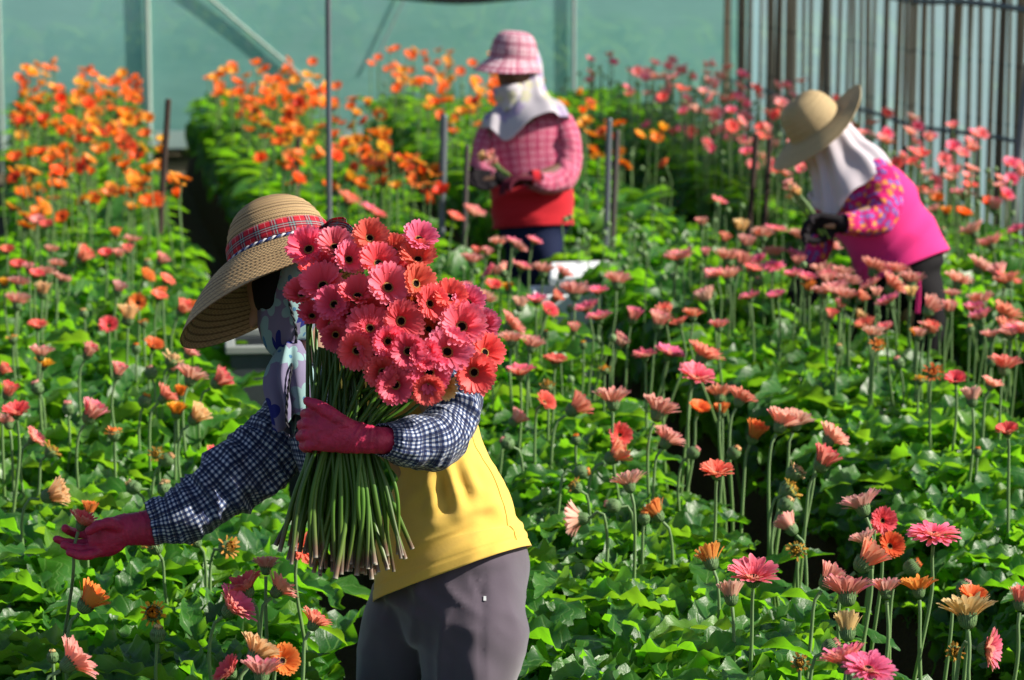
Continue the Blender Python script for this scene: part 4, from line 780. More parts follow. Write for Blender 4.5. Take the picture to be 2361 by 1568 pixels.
M['skin'] = simple('skin', (.36, .21, .14), .55, .4, 60, .08, .2); M['skin_dark'] = simple('shaded_skin', (.12, .06, .04), .6, .3, 60, .08, .2); M['boot'] = simple('rubber_boot', (.02, .02, .022), .35, .5)  # skin_dark: bucket hat's shade over the eyes put into the skin colour
def glove_mat(name, col):
    n = N(name); o = n.obj(); f = n.noise(35, 4, o, .6); g = n.noise(240, 2, o); c = n.mix(n.math('POWER', f, 1.6), tuple(x * 1.15 for x in col), tuple(x * .25 for x in col)); n.base(c, .5, .4); n.bump(n.math('ADD', f, n.math('MULTIPLY', g, .3)), .8, .005); return n.m
M['glove'] = glove_mat('raspberry_rubber_glove', (.50, .022, .085)); M['glove_black'] = cloth('black_glove', (.008, .006, .009), trans=0, sheen=0); M['glove_dark'] = cloth('dark_red_glove', (.085, .008, .022), trans=0, sheen=0)
def straw_mat(name, a, b, rows, dark=.35):
    n = N(name); u, v, uvv = n.uv(); rv = n.math('FRACT', n.math('MULTIPLY', v, rows)); ed = n.math('GREATER_THAN', n.math('ABSOLUTE', n.math('SUBTRACT', rv, .5)), .36)
    br = n.math('SINE', n.math('ADD', n.math('MULTIPLY', u, 900.0), n.math('MULTIPLY', n.math('SINE', n.math('MULTIPLY', rv, 9.4)), 2.2))); f = n.noise(60, 4, n.vmul(uvv, (1.2, 4, 1)), .7)
    c = n.mix(f, a, b); c = n.mix(n.math('MULTIPLY', n.math('ADD', br, 1.0), .22), c, tuple(x * .4 for x in a)); c = n.mix(n.math('MULTIPLY', ed, dark), c, (.07, .035, .015))
    n.base(c, .6, .3); n.bump(n.math('ADD', n.math('MULTIPLY', br, .5), n.math('MULTIPLY', ed, -.8)), .7, .0015); n.translucent(c, .03); return n.m
M['straw'] = straw_mat('brown_straw', (.36, .225, .105), (.62, .44, .23), 92, .65); M['straw2'] = straw_mat('pale_straw', (.48, .34, .165), (.68, .51, .28), 70, .25)
def tartan():
    n = N('red_tartan'); u, v, uvv = n.uv(); c = n.mix(n.noise(300, 2, uvv), (.56, .012, .03), (.40, .010, .02))
    def band(t, p, c0, w, col, f):
        nonlocal c
        m = n.math('LESS_THAN', n.math('ABSOLUTE', n.math('SUBTRACT', n.math('FRACT', n.math('MULTIPLY', t, p)), c0)), w); c = n.mix(n.math('MULTIPLY', m, f), c, col)
    for t, p in ((u, 24.0), (v, 29.0)):
        for c0, w, col, f in ((.36, .035, (.01, .012, .03), .8), (.46, .022, (.04, .30, .30), .85), (.54, .022, (.01, .012, .03), .8), (.62, .03, (.05, .30, .30), .8), (.70, .022, (.01, .012, .03), .8), (.05, .012, (.7, .5, .5), .5)): band(t, p, c0, w, col, f)
    n.base(c, .7, .25); n.translucent(c, .1); return n.m
M['tartan'] = tartan(); M['cord_dark'] = simple('dark_cord', (.015, .015, .022), .7, .3); M['cord_blue'] = simple('navy_cord', (.03, .045, .16), .7, .3); M['cord_white'] = simple('white_cord', (.55, .55, .6), .7, .3)

def garment(name, rings, nv, nu, D0, mat, par, disp=None, power=2.0, thick=.002, side=None, sub=True):
    G, uv, Nn = loft(rings, nv, nu, D0, power, side)
    if disp is not None: G = disp(G, Nn, uv); G[:, -1] = G[:, 0]
    o = link(name, gmesh(name, G, uv, mat), par)
    if thick: solid(o, thick)
    return o, G, uv
def periodic(uv, circ, k):                              # coordinates that close around the limb
    a = uv[..., 0] / circ * 2 * math.pi; return np.stack((np.cos(a) * k, np.sin(a) * k, uv[..., 1]), -1)
def sleeve_disp(amp, fr, seed=0, cuff0=None, cuff1=None, puff=0):
    def f(G, Nn, uv):
        circ = uv[0, -1, 0] or 1; P = periodic(uv, circ, .8); P[..., 2] = P[..., 2] * fr + seed; L = uv[-1, 0, 1]; t = uv[..., 1] / L
        d = (ridge(P) - .55) * amp * 1.3 + (ridge(P * np.array((1.7, 1.7, 2.1)) + 9) - .5) * amp * .7 + (vnoise(P * 3.1) - .5) * amp * .35
        P2 = periodic(uv, circ, 7.0); P2[..., 2] *= 4
        if cuff1: g = np.exp(-((1 - t) / cuff1) ** 2); d = d * (1 - .8 * g) + g * (ridge(P2) - .5) * amp * .9
        if cuff0: g = np.exp(-(t / cuff0) ** 2); d = d * (1 - .5 * g)
        return G + Nn * d[..., None]
    return f
def fold_disp(amp, ang, k1, k2, seed=0, extra=None):
    def f(G, Nn, uv):
        u, v = uv[..., 0], uv[..., 1]; a = u * math.cos(ang) + v * math.sin(ang); b = -u * math.sin(ang) + v * math.cos(ang)
        P = np.stack((a * k1, b * k2, np.zeros_like(a) + seed), -1); w = vnoise(np.stack((u * 5, v * 5, a * 0 + seed + 3), -1))
        seamw = np.minimum(1, np.minimum(np.arange(u.shape[1]), np.arange(u.shape[1])[::-1]) / 5)[None]
        d = ((ridge(P + w[..., None] * .6) - .6) * amp * 1.4 * (.3 + w) + (ridge(P * 2.1 + 5) - .5) * amp * .35) * seamw
        if extra: d = d + extra(G, u, v)
        return G + Nn * d[..., None]
    return f
def hand(w, d, nn, s=1.0, curl=(.5, .6, .4), flip=1, rf=1.0, spread=.018):
    """capsules of a hand from wrist w along d, palm facing nn"""
    d = nrm(d); nn = nrm(nn - d * (nn @ d)); y = np.cross(nn, d) * flip; P = []
    for i, o in enumerate((1.5, .5, -.5, -1.5)):
        k = w + (d * (.088, .092, .088, .080)[i] + y * o * spread * 1.1) * s; P.append(capsule(w + y * o * .010 * s, k, .0145 * s * rf, .0115 * s * rf)); a = 0; p = k
        for L, c, r in zip(np.array((.042, .026, .020)) * (.95, 1.05, 1.0, .8)[i], curl, (.0098, .0090, .0082)):
            a += c; dd = d * math.cos(a) + nn * math.sin(a) + y * o * .06; q = p + nrm(dd) * L * s; P.append(capsule(p, q, r * s * rf * 1.06, r * s * rf)); p = q
    t0 = w + (d * .02 + y * .022) * s; t1 = t0 + (d * .035 + y * .025 + nn * .02) * s; t2 = t1 + (d * .032 + y * .004 + nn * .012) * s; t3 = t2 + (d * .024 - y * .008 + nn * .006) * s
    P += [capsule(t0, t1, .015 * s * rf, .0125 * s * rf), capsule(t1, t2, .0120 * s * rf, .0105 * s * rf), capsule(t2, t3, .0104 * s * rf, .0092 * s * rf)]; return P
def chain(pts, rad):
    return [capsule(pts[i], pts[i + 1], rad[i], rad[i + 1]) for i in range(len(pts) - 1)]
def head_parts(c, face, up, s=1.0):
    f = nrm(face); u = nrm(up - f * (up @ f)); r = np.cross(f, u); P = [ellipsoid(c, (f * .095 * s, r * .074 * s, u * .110 * s)), ellipsoid(c + f * .028 * s - u * .055 * s, (f * .058 * s, r * .050 * s, u * .050 * s))]
    P += [capsule(c + f * .092 * s + u * .010 * s, c + f * .112 * s - u * .022 * s, .008 * s, .012 * s), capsule(c + f * .088 * s - u * .048 * s - r * .018 * s, c + f * .088 * s - u * .048 * s + r * .018 * s, .007 * s, .007 * s)]
    for sg in (-1, 1): P += [ellipsoid(c + r * sg * .076 * s - u * .005 * s, (f * .018 * s, r * .008 * s, u * .030 * s), 12), ellipsoid(c + f * .082 * s + r * sg * .031 * s + u * .012 * s, (f * .012 * s, r * .015 * s, u * .009 * s), 12), capsule(c + f * .088 * s + r * sg * .016 * s + u * .028 * s, c + f * .078 * s + r * sg * .048 * s + u * .026 * s, .006 * s, .005 * s)]
    return P
def hat(par, C, a, ef, R_, H_, brim, mat, rows=10, nu=96, name='straw_hat', top=.78, nb=9):
    """lathe hat: crown axis a, front ef; brim(phi) -> outer radius, drop, curl power"""
    a = nrm(a); ef = nrm(ef - a * (ef @ a)); es = np.cross(a, ef); prof = []
    for t in np.linspace(0, 1, rows * 4 + 1): th = t * math.pi / 2; prof.append((R_ * math.sin(th) ** top, H_ * math.cos(th) ** .9 if t < 1 else 0, 0, t))
    for t in np.linspace(0, 1, nb * 4 + 1)[1:]: prof.append((0, 0, t, 1 + t))
    ph = np.linspace(0, 2 * math.pi, nu + 1); G = np.zeros((len(prof), nu + 1, 3)); U = np.zeros((len(prof), nu + 1, 2))
    for i, (r, h, t, s) in enumerate(prof):
        sc = .0011 * math.cos(2 * math.pi * i / 4)
        for j, f in enumerate(ph):
            e = ef * math.cos(f) + es * math.sin(f)
            if t == 0: G[i, j] = C + e * (r + sc) * (1 + .04 * math.cos(2 * f)) + a * h
            else:
                Rb, dr, pw = brim(f); rr = R_ * (1 + .04 * math.cos(2 * f)) + (Rb - R_) * (t - .10 * t * t); G[i, j] = C + e * rr - a * (dr * t ** pw) + a * sc
            U[i, j] = (f * R_, 0)
    L = np.concatenate(([0], np.cumsum(np.linalg.norm(np.diff(G[:, nu // 4], axis=0), axis=1)))); U[..., 1] = L[:, None]
    V = G.reshape(-1, 3); o = link(name, mesh(name, V, gridfaces(*G.shape[:2]), U.reshape(-1, 2), mats=mat), par); solid(o, .0028); return o, (C, a, ef, es), G
def ring_band(name, fr, R_, h0, h1, mat, par, bulge=.003, nu=96, Rtop=None, wav=.0):
    C, a, ef, es = fr; ph = np.linspace(0, 2 * math.pi, nu + 1); hs = np.linspace(h0, h1, 5); G = np.zeros((5, nu + 1, 3)); U = np.zeros((5, nu + 1, 2))
    for i, h in enumerate(hs):
        th = math.acos(min(1, max(0, h / Rtop[1])) ** (1 / .9)); r = Rtop[0] * math.sin(th) ** .78 + bulge
        for j, f in enumerate(ph): G[i, j] = C + (ef * math.cos(f) + es * math.sin(f)) * (r * (1 + .04 * math.cos(2 * f))) + a * (h + wav * math.sin(f * 3)); U[i, j] = (f * R_, h - h0)
    o = link(name, mesh(name, G.reshape(-1, 3), gridfaces(5, nu + 1)[:, ::-1], U.reshape(-1, 2), mats=mat), par); solid(o, .0012); return o

# ------------------------------------------------------------ woman with the bouquet
D1 = 6.7
g0 = W(1010, 2140, D1); w1 = empty('person', (0, 0, 0), label='person in straw hat and yellow shirt hugging a bouquet while picking a gerbera', category='person')
def P1(x, y, dd=0.): return W(x, y, D1 + dd)
# sleeves
far_r = [(702, 925, .10, 62, .07), (668, 965, .09, 70, .075), (612, 1040, .06, 78, .075), (540, 1105, .03, 77, .07), (470, 1160, .01, 68, .062), (410, 1190, 0, 57, .055), (346, 1207, -.01, 43, .040)]
near_r = [(985, 850, -.06, 50, .06), (1040, 895, -.11, 56, .07), (1052, 960, -.16, 56, .075), (1010, 1010, -.22, 60, .065), (945, 1022, -.29, 53, .055), (884, 1014, -.335, 34, .038)]
garment('far_sleeve', far_r, 150, 72, D1, M['blue_check'], w1, sleeve_disp(.019, 24, 1, .05, .06))
garment('near_sleeve', near_r, 120, 72, D1, M['blue_check'], w1, sleeve_disp(.016, 20, 5, .05, .12))
# gingham jacket front under the scarf, and yellow shirt
garment('jacket', [(770, 850, .05, 70, .10), (745, 930, .05, 92, .125), (742, 1010, .04, 78, .12), (738, 1080, .04, 50, .10), (735, 1125, .04, 26, .06)], 60, 64, D1, M['blue_check'], w1, sleeve_disp(.006, 12, 3))
def hemdip(G, u, v): L = v.max(); return -.0022 * np.exp(-((v - (L - .024)) / .0018) ** 2)
tee = [(800, 830, .03, 60, .09), (860, 865, .02, 110, .13), (930, 925, .02, 122, .145), (988, 985, .02, 112, .14), (1020, 1060, .01, 99, .14), (1036, 1150, 0, 138, .15), (1036, 1237, 0, 164, .165), (1046, 1322, -.01, 184, .17)]
def big_folds(G, u, v):
    px = np.zeros(u.shape); py = np.zeros(u.shape); q = G - CAM; d = q @ FWD; px = PWID / 2 + (q @ RGT) / d * F; py = PHEI / 2 - (q @ UPV) / d * F; s = 0
    front = (np.linspace(-math.pi / 2, 1.5 * math.pi, u.shape[1])[None] % (2 * math.pi)); fr = np.clip(np.sin(front), 0, 1)
    for x0, y0, x1, y1, w, A in ((985, 1075, 1000, 1200, 15, .008), (1030, 1060, 1062, 1190, 14, .010), (1062, 1050, 1100, 1150, 12, .007), (930, 1260, 1120, 1160, 22, .009), (900, 1340, 1090, 1240, 20, .008), (1110, 1130, 1185, 1230, 16, .005), (960, 1190, 1080, 1120, 14, .006), (1085, 1180, 1140, 1170, 12, .006)):
        dx, dy = x1 - x0, y1 - y0; L2 = dx * dx + dy * dy; t = np.clip(((px - x0) * dx + (py - y0) * dy) / L2, 0, 1); dist = np.hypot(px - x0 - t * dx, py - y0 - t * dy); s = s + A * np.exp(-(dist / w) ** 2) * np.sin(np.clip(t, .05, .95) * math.pi) ** .5 - A * .7 * np.exp(-((dist - 1.9 * w) / w) ** 2) * np.sin(np.clip(t, .05, .95) * math.pi)
    return s * fr + hemdip(G, u, v)
def tilt(G, uv):
    t = uv[..., 1] / uv[-1, 0, 1]; q = G - CAM; px = PWID / 2 + (q @ RGT) / (q @ FWD) * F; G[..., 2] += t ** 4 * .042 * (px - 1043) / 180; return G
o, GT, _ = garment('yellow_shirt', tee, 150, 120, D1, M['yellow'], w1, lambda G, Nn, uv: tilt(fold_disp(.012, R(60), 18, 6, 4, big_folds)(G, Nn, uv), uv))
kk = int(120 * .66); path = GT[60:147:3, kk] + (GT[60:147:3, kk] - GT[60:147:3].mean(1)) * .006
a, b, c = tube(path, .0009, 80, 5); link('side_seam', mesh('side_seam', a, b, c, mats=cloth('seam_thread', (.62, .36, .04), trans=0)), w1)
# trousers: pelvis and legs as one surface
legs = []
for rg in ([(1046, 1270, .0, 168, .155), (1052, 1330, .0, 172, .16), (1066, 1400, -.03, 150, .14), (1086, 1480, -.05, 124, .125), (1076, 1580, -.05, 106, .115), (1072, 1760, -.06, 80, .09), (1062, 1960, -.04, 68, .075), (1050, 2090, -.02, 62, .07)],
           [(1000, 1330, .05, 124, .13), (950, 1400, .075, 104, .125), (926, 1490, .095, 94, .12), (918, 1580, .12, 86, .11), (915, 1760, .12, 78, .095), (925, 1960, .12, 62, .07), (930, 2090, .14, 56, .07)]):
    G, _, _ = loft(rg, 50, 40, D1); legs.append(closed(G))
def tdisp(co):
    q = co - CAM; d = q @ FWD; px = PWID / 2 + (q @ RGT) / d * F; py = PHEI / 2 - (q @ UPV) / d * F; P = np.stack((px / 55, py / 260, d * 4), 1)
    s = (ridge(P) - .5) * .016 + (ridge(np.stack(((px * .8 + py * .6) / 120, (py * .8 - px * .6) / 45, d * 2), 1)) - .5) * .008
    for x0, y0, x1, y1, w, A in ((1112, 1335, 1108, 1560, 7, -.0035), (1088, 1320, 1106, 1372, 5, -.005), (962, 1400, 968, 1560, 12, -.005)):
        dx, dy = x1 - x0, y1 - y0; t = np.clip(((px - x0) * dx + (py - y0) * dy) / (dx * dx + dy * dy), 0, 1); dist = np.hypot(px - x0 - t * dx, py - y0 - t * dy); s = s + A * np.exp(-(dist / w) ** 2) * (d < D1 + .02)
    return s
tr = link('trousers', remesh('trousers', legs, .009, 5, M['mauve'], tdisp), w1)
bv = BVHTree.FromObject(tr, bpy.context.evaluated_depsgraph_get())
def surf(px, py, bv=bv):
    v = nrm(W(px, py, 5.) - CAM); h = bv.ray_cast(Vector(CAM), Vector(v)); return (np.array(h[0]), np.array(h[1])) if h[0] is not None else (W(px, py, D1 - .1), -FWD)
p, nn = surf(1118, 1380); v, f = box((0, 0, 0), (.006, .0012, .010)); tg = link('brand_tag', mesh('brand_tag', v, f, mats=M['foam'], smooth=False), w1); tg.location = p + nn * .002; tg.rotation_euler = Vector(nn).to_track_quat('-Y', 'Z').to_euler(); tg.name = 'white_tag'
# gloves
S = 1.0
def glove(name, parts, mat, par, vox=.0026, sm=3, disp=None): return link(name, remesh(name, parts, vox, sm, mat, disp), par)
nw_ = [P1(930, 1018, -.31), P1(876, 1014, -.345), P1(830, 1008, -.36), P1(790, 1000, -.37)]
hp = chain(nw_, [.030, .0305, .033, .034])
G_, _, _ = loft([(905, 1016, -.33, 30, .030), (860, 1014, -.35, 32, .030), (815, 1008, -.362, 38, .026), (770, 997, -.37, 47, .024), (735, 990, -.368, 50, .020), (712, 990, -.36, 42, .016)], 24, 32, D1); hp = [closed(G_)]
kn = [(716, 952), (708, 977), (706, 1003), (714, 1026)]
for i, (x, y) in enumerate(kn): hp += chain([P1(x + 45, y + 3 - i * 2, -.368), P1(x, y, -.368), P1(x - 12, y + 3, -.350), P1(x - 9, y + 6, -.315), P1(x + 14, y + 9, -.285), P1(x + 36, y + 10, -.275)], [.013, .0128, .0122, .0115, .0105, .009])
hp += chain([P1(800, 985, -.37), P1(765, 955, -.385), P1(735, 935, -.385), P1(709, 925, -.375)], [.020, .0150, .0128, .0105])
def gdisp(co):
    q = co - CAM; d = q @ FWD; px = PWID / 2 + (q @ RGT) / d * F; py = PHEI / 2 - (q @ UPV) / d * F; s = (vnoise(np.stack((px / 9, py / 9, d * 90), 1)) - .5) * .0022
    for x0, y0, x1, y1, w, A in ((800, 1040, 835, 975, 2.5, .0016), (822, 1046, 850, 985, 2.0, .0014), (850, 1046, 858, 980, 2.2, .0013), (770, 985, 830, 978, 2.5, .0013), (868, 1040, 866, 985, 2.5, -.001)):
        dx, dy = x1 - x0, y1 - y0; t = np.clip(((px - x0) * dx + (py - y0) * dy) / (dx * dx + dy * dy), 0, 1); dist = np.hypot(px - x0 - t * dx, py - y0 - t * dy); s = s + A * np.exp(-(dist / w) ** 2)
    return s
glove('glove', hp, M['glove'], w1, disp=gdisp)
G_, _, _ = loft([(372, 1212, .0, 38, .034), (350, 1216, -.005, 42, .034), (315, 1219, -.01, 38, .030), (283, 1223, -.012, 37, .026), (255, 1236, -.015, 43, .024), (228, 1248, -.01, 40, .020), (212, 1254, -.005, 30, .016)], 24, 32, D1)
hq = [closed(G_)]
hq += chain([P1(245, 1232, .01), P1(212, 1232, .03), P1(178, 1230, .04), P1(158, 1224, .02), P1(150, 1218, .0)], [.014, .0125, .0115, .0105, .0095])
hq += chain([P1(238, 1246, .01), P1(200, 1254, .015), P1(168, 1254, .01), P1(145, 1249, .0), P1(131, 1243, -.005)], [.014, .0125, .0112, .0102, .0092])
hq += chain([P1(232, 1258, -.005), P1(198, 1266, -.01), P1(170, 1265, -.018), P1(148, 1257, -.02)], [.0135, .0122, .011, .0096])
hq += chain([P1(235, 1270, -.015), P1(205, 1280, -.028), P1(180, 1281, -.034), P1(160, 1274, -.036)], [.013, .0115, .0102, .009])
hq += chain([P1(285, 1218, -.02), P1(250, 1206, -.045), P1(226, 1212, -.055), P1(206, 1224, -.05)], [.019, .0145, .0122, .0105])
def gdisp2(co):
    q = co - CAM; d = q @ FWD; px = PWID / 2 + (q @ RGT) / d * F; py = PHEI / 2 - (q @ UPV) / d * F; s = (vnoise(np.stack((px / 9, py / 9, d * 90), 1)) - .5) * .0024
    for k in range(5): x = 292 + k * 14; s = s + .0016 * np.exp(-((px - x - (py - 1216) * (.15 + .1 * (k % 2)) - 3 * np.sin(py / 9)) / 2.6) ** 2)
    return s
glove('glove', hq, M['glove'], w1, disp=gdisp2)
# hidden body: head, neck, trunk, arms, legs as one surface
fdir = nrm(-RGT * .85 - FH * .15 - np.array((0, 0, .52))); hc = P1(668, 668, .0)
bp = head_parts(hc, fdir, np.array((0, 0, 1.)) - RGT * .5)
bp += chain([hc - np.array((0, 0, .06)) + RGT * .02, P1(745, 835, .03)], [.045, .045]) + chain([P1(790, 870, .03), P1(880, 940, .02), P1(980, 1060, .01), P1(1040, 1230, 0), P1(1045, 1330, 0)], [.07, .085, .07, .09, .10])
bp += chain([P1(950, 880, -.03), P1(1030, 950, -.14), P1(1015, 1005, -.2), P1(885, 1014, -.335), P1(790, 1000, -.37)], [.045, .042, .038, .026, .018]) + chain([P1(730, 920, .09), P1(610, 1040, .06), P1(540, 1105, .03), P1(350, 1210, -.008), P1(240, 1245, -.012)], [.045, .044, .040, .026, .016])
for L in ([P1(1060, 1380, -.03), P1(1076, 1580, -.05), P1(1072, 1760, -.06), P1(1062, 1960, -.04), P1(1050, 2100, -.02)], [P1(965, 1370, .07), P1(918, 1580, .12), P1(915, 1760, .12), P1(925, 1960, .12), P1(930, 2110, .14)]): bp += chain(L, [.06, .055, .045, .045, .035])
link('body', remesh('body', bp, .010, 3, M['skin']), w1)
for x, y, dd in ((1050, 2080, -.02), (930, 2085, .14)):
    q = P1(x, y, dd); q[2] = .05; tq = q - RGT * .17; tq[2] = .035; link('boot', remesh('boot', [capsule(q, tq, .046, .036), capsule(q, q + np.array((0, 0, .25)), .05, .06)], .008, 3, M['boot']), w1)
# hood and scarf
def hood_disp(G, Nn, uv):
    u, v = uv[..., 0], uv[..., 1]; P = np.stack((u * 16, v * 5, u * 0), -1); circ = u[0, -1]; Pp = periodic(uv, circ, 2.2); Pp[..., 2] *= 9
    return G + Nn * ((ridge(Pp) - .5) * .013)[..., None]
garment('face_shade', [(655, 590, .0, 58, .09), (640, 640, -.015, 60, .10), (634, 690, -.02, 50, .09), (640, 732, -.02, 28, .06)], 30, 48, D1, M['black'], w1, sleeve_disp(.006, 14, 2))  # black shell added to stand in for the shade under the brim
garment('hood', [(668, 570, .02, 45, .06), (676, 605, .02, 68, .09), (674, 660, .0, 76, .115), (664, 715, -.01, 74, .11), (652, 765, -.02, 62, .09), (652, 792, -.02, 42, .06), (674, 812, -.01, 20, .035)], 70, 72, D1, M['scarf'], w1, hood_disp)
def drape_disp(G, Nn, uv):
    t = uv[..., 1] / uv[-1, 0, 1]; ph = np.linspace(0, 2 * math.pi, uv.shape[1]); w = np.sin(ph * 7 + 1.2 * np.sin(ph * 2)) * .010 + np.sin(ph * 13 + 1) * .004
    G = G + Nn * (w[None] * np.clip(t * 1.3, 0, 1))[..., None]; G[..., 2] -= (np.clip(t - .8, 0, 1) * 5 * .018 * np.sin(ph * 3 + .6)[None] + 0 * t); return G
garment('scarf', [(676, 798, -.02, 22, .04), (672, 840, -.05, 42, .07), (670, 890, -.08, 60, .075), (675, 940, -.10, 50, .055), (676, 982, -.11, 42, .035)], 60, 110, D1, M['scarf'], w1, drape_disp)
# shoulder part of the scarf lying on the gingham
# twisted dark cord
pts = [P1(664, 650, -.125), P1(668, 700, -.125), P1(683, 765, -.10), P1(678, 815, -.09), P1(672, 850, -.145), P1(663, 910, -.165), P1(660, 965, -.165), P1(664, 985, -.16)]
cu = catmull(pts, 120)
for s_ in (0, math.pi):
    tt = np.arange(120) * .55 + s_; a, b, c = tube(cu + np.outer(np.cos(tt), RGT) * .0018 + np.outer(np.sin(tt), FH) * .0018, .0021, 240, 6); link('cord_strand', mesh('cord_strand', a, b, c, mats=M['cord_dark']), w1)
# straw hat with ribbon, bow and cord
tl = R(17); e_in = -RGT * math.cos(tl) - UPV * math.sin(tl); upn = -RGT * math.sin(tl) + UPV * math.cos(tl); lean = R(19)
ax = upn * math.cos(lean) + FWD * math.sin(lean)
def brim1(f):
    c_ = math.cos(f); fr = max(0, c_) ** 1.5; bk = max(0, -c_); sd = math.sin(f)
    return .198 + .080 * fr + .004 * math.sin(3 * f + 1), .094 + .010 * max(sd, 0) - .034 * max(-sd, 0) + .045 * fr - .020 * bk, 1.2 + .3 * fr
hC = P1(649, 588, .0); ho, hfr, _ = hat(w1, hC, ax, e_in, .114, .136, brim1, M['straw'], rows=13, nb=15)
ring_band('ribbon', hfr, .114, .005, .043, M['tartan'], ho, .0035, Rtop=(.114, .136))
for s_, m in ((0, 'cord_blue'), (math.pi, 'cord_white')):
    C, a_, ef, es = hfr; ph = np.linspace(0, 2 * math.pi, 220); tt = ph * 34 + s_; rr = .1215 + .0022 * np.cos(tt); hh = -.002 + .0022 * np.sin(tt)
    pts = C + (np.cos(ph) * rr * (1 + .04 * np.cos(2 * ph)))[:, None] * ef + (np.sin(ph) * rr * (1 + .04 * np.cos(2 * ph)))[:, None] * es + hh[:, None] * a_
    a, b, c = tube(pts, .0026, 440, 5); link('hat_cord', mesh('hat_cord', a, b, c, mats=M[m]), ho)
def strip(name, pts, width, wdir, mat, par):
    C_ = catmull(pts, 40); w = nrm(wdir) * width / 2; G = np.stack([C_ - w, C_ - w * .33, C_ + w * .33, C_ + w], 1); U = np.zeros(G.shape[:2] + (2,)); U[..., 0] = np.linspace(0, .13, 40)[:, None]; U[..., 1] = np.array((0, .33, .66, 1)) * width
    o = link(name, mesh(name, G.reshape(-1, 3), gridfaces(40, 4), U.reshape(-1, 2), mats=mat), par); solid(o, .001)
B0 = P1(748, 526, -.02)
strip('bow_loop', [B0, P1(765, 513, -.05), P1(792, 510, -.08), P1(798, 519, -.07), P1(775, 526, -.04), B0 + FWD * .01], .032, UPV * .5 - FWD * .9, M['tartan'], ho)
strip('bow_loop', [B0, P1(768, 530, .02), P1(800, 545, .05), P1(795, 552, .03), P1(765, 540, .01), B0], .030, UPV * .7 - FWD * .7, M['tartan'], ho)
strip('bow_tail', [B0, P1(775, 522, -.09), P1(798, 528, -.11), P1(822, 552, -.12)], .026, UPV * .8 - FWD * .3 + RGT * .4, M['tartan'], ho)

# ------------------------------------------------------------ the bouquet
gp = P1(770, 1000, -.29); bq = empty('bouquet', gp, label='armful of hot pink gerberas with long cut stems held against the yellow shirt', category='bouquet')
BQ = [(930,425,112,(950,470),'hot','bowl'),(1090,405,100,None,'pink','bowl'),(1182,490,100,(1150,512),'pink','bowl'),(1045,515,82,None,'hot','cup'),(1300,362,98,(1290,395),'coral','bowl'),(1440,430,85,(1440,470),'coral','bowl'),(1595,365,96,(1575,405),'pink','bowl'),(1582,480,105,(1580,540),'coral','bowl'),
 (1350,505,105,(1340,560),'hot','bowl'),(1012,635,118,(1040,690),'hot','bowl'),(892,690,92,(912,738),'hot','bowl'),(1080,757,100,(1098,775),'hot','bowl'),(1225,695,108,(1230,770),'hot','bowl'),(1412,650,120,(1395,685),'pink','bowl'),(1585,635,105,(1532,660),'coral','bowl'),(1665,755,98,(1612,770),'coral','bowl'),
 (1180,825,88,(1175,836),'hot','bowl'),(1300,790,85,(1300,800),'hot','bowl'),(1300,900,112,(1298,906),'hot','flat'),(1490,862,115,(1463,872),'coral','bowl'),(958,820,80,(950,860),'hot','bowl'),(1062,885,70,(1080,875),'hot','bowl'),(1095,950,85,(1100,930),'hot','bowl'),(1218,1040,98,(1222,1028),'hot','bowl'),
 (1325,1045,82,(1320,1045),'hot','bowl'),(1410,985,92,(1395,962),'hot','bowl'),(1522,1040,100,(1520,1035),'hot','bowl'),(1622,1065,90,(1620,1065),'hot','bowl'),(1760,1035,128,(1735,1048),'pink','bowl'),(1845,885,128,(1838,918),'pink','bowl'),(1770,710,92,(1750,740),'coral','bowl'),(1880,745,92,(1870,780),'pink','bowl'),
 (1975,880,88,(1960,900),'pink','bowl'),(1990,1040,98,(1945,1060),'coral','bowl'),(1920,1170,112,(1900,1157),'coral','bowl'),(1652,1168,110,(1645,1155),'hot','bowl'),(1450,1240,104,(1447,1230),'hot','bowl'),(1372,1165,98,(1378,1158),'hot','bowl'),(1525,1180,80,(1520,1170),'hot','bowl'),(1640,1262,90,(1640,1230),'coral','bowl'),
 (1735,1245,75,(1735,1220),'cream','cup'),(1650,905,92,(1640,915),'coral','bowl'),(1400,770,95,(1395,790),'hot','bowl'),(1565,760,92,(1560,775),'orange','bowl'),(1925,1000,80,(1910,1005),'coral','bowl'),(960,555,78,None,'hot','bowl'),(1490,560,90,None,'hot','bowl'),(1700,850,80,None,'coral','bowl')]
nB = len(BQ); order = sorted(range(nB), key=lambda i: BQ[i][0]); rank = {b: r_ / (nB - 1) for r_, b in enumerate(order)}
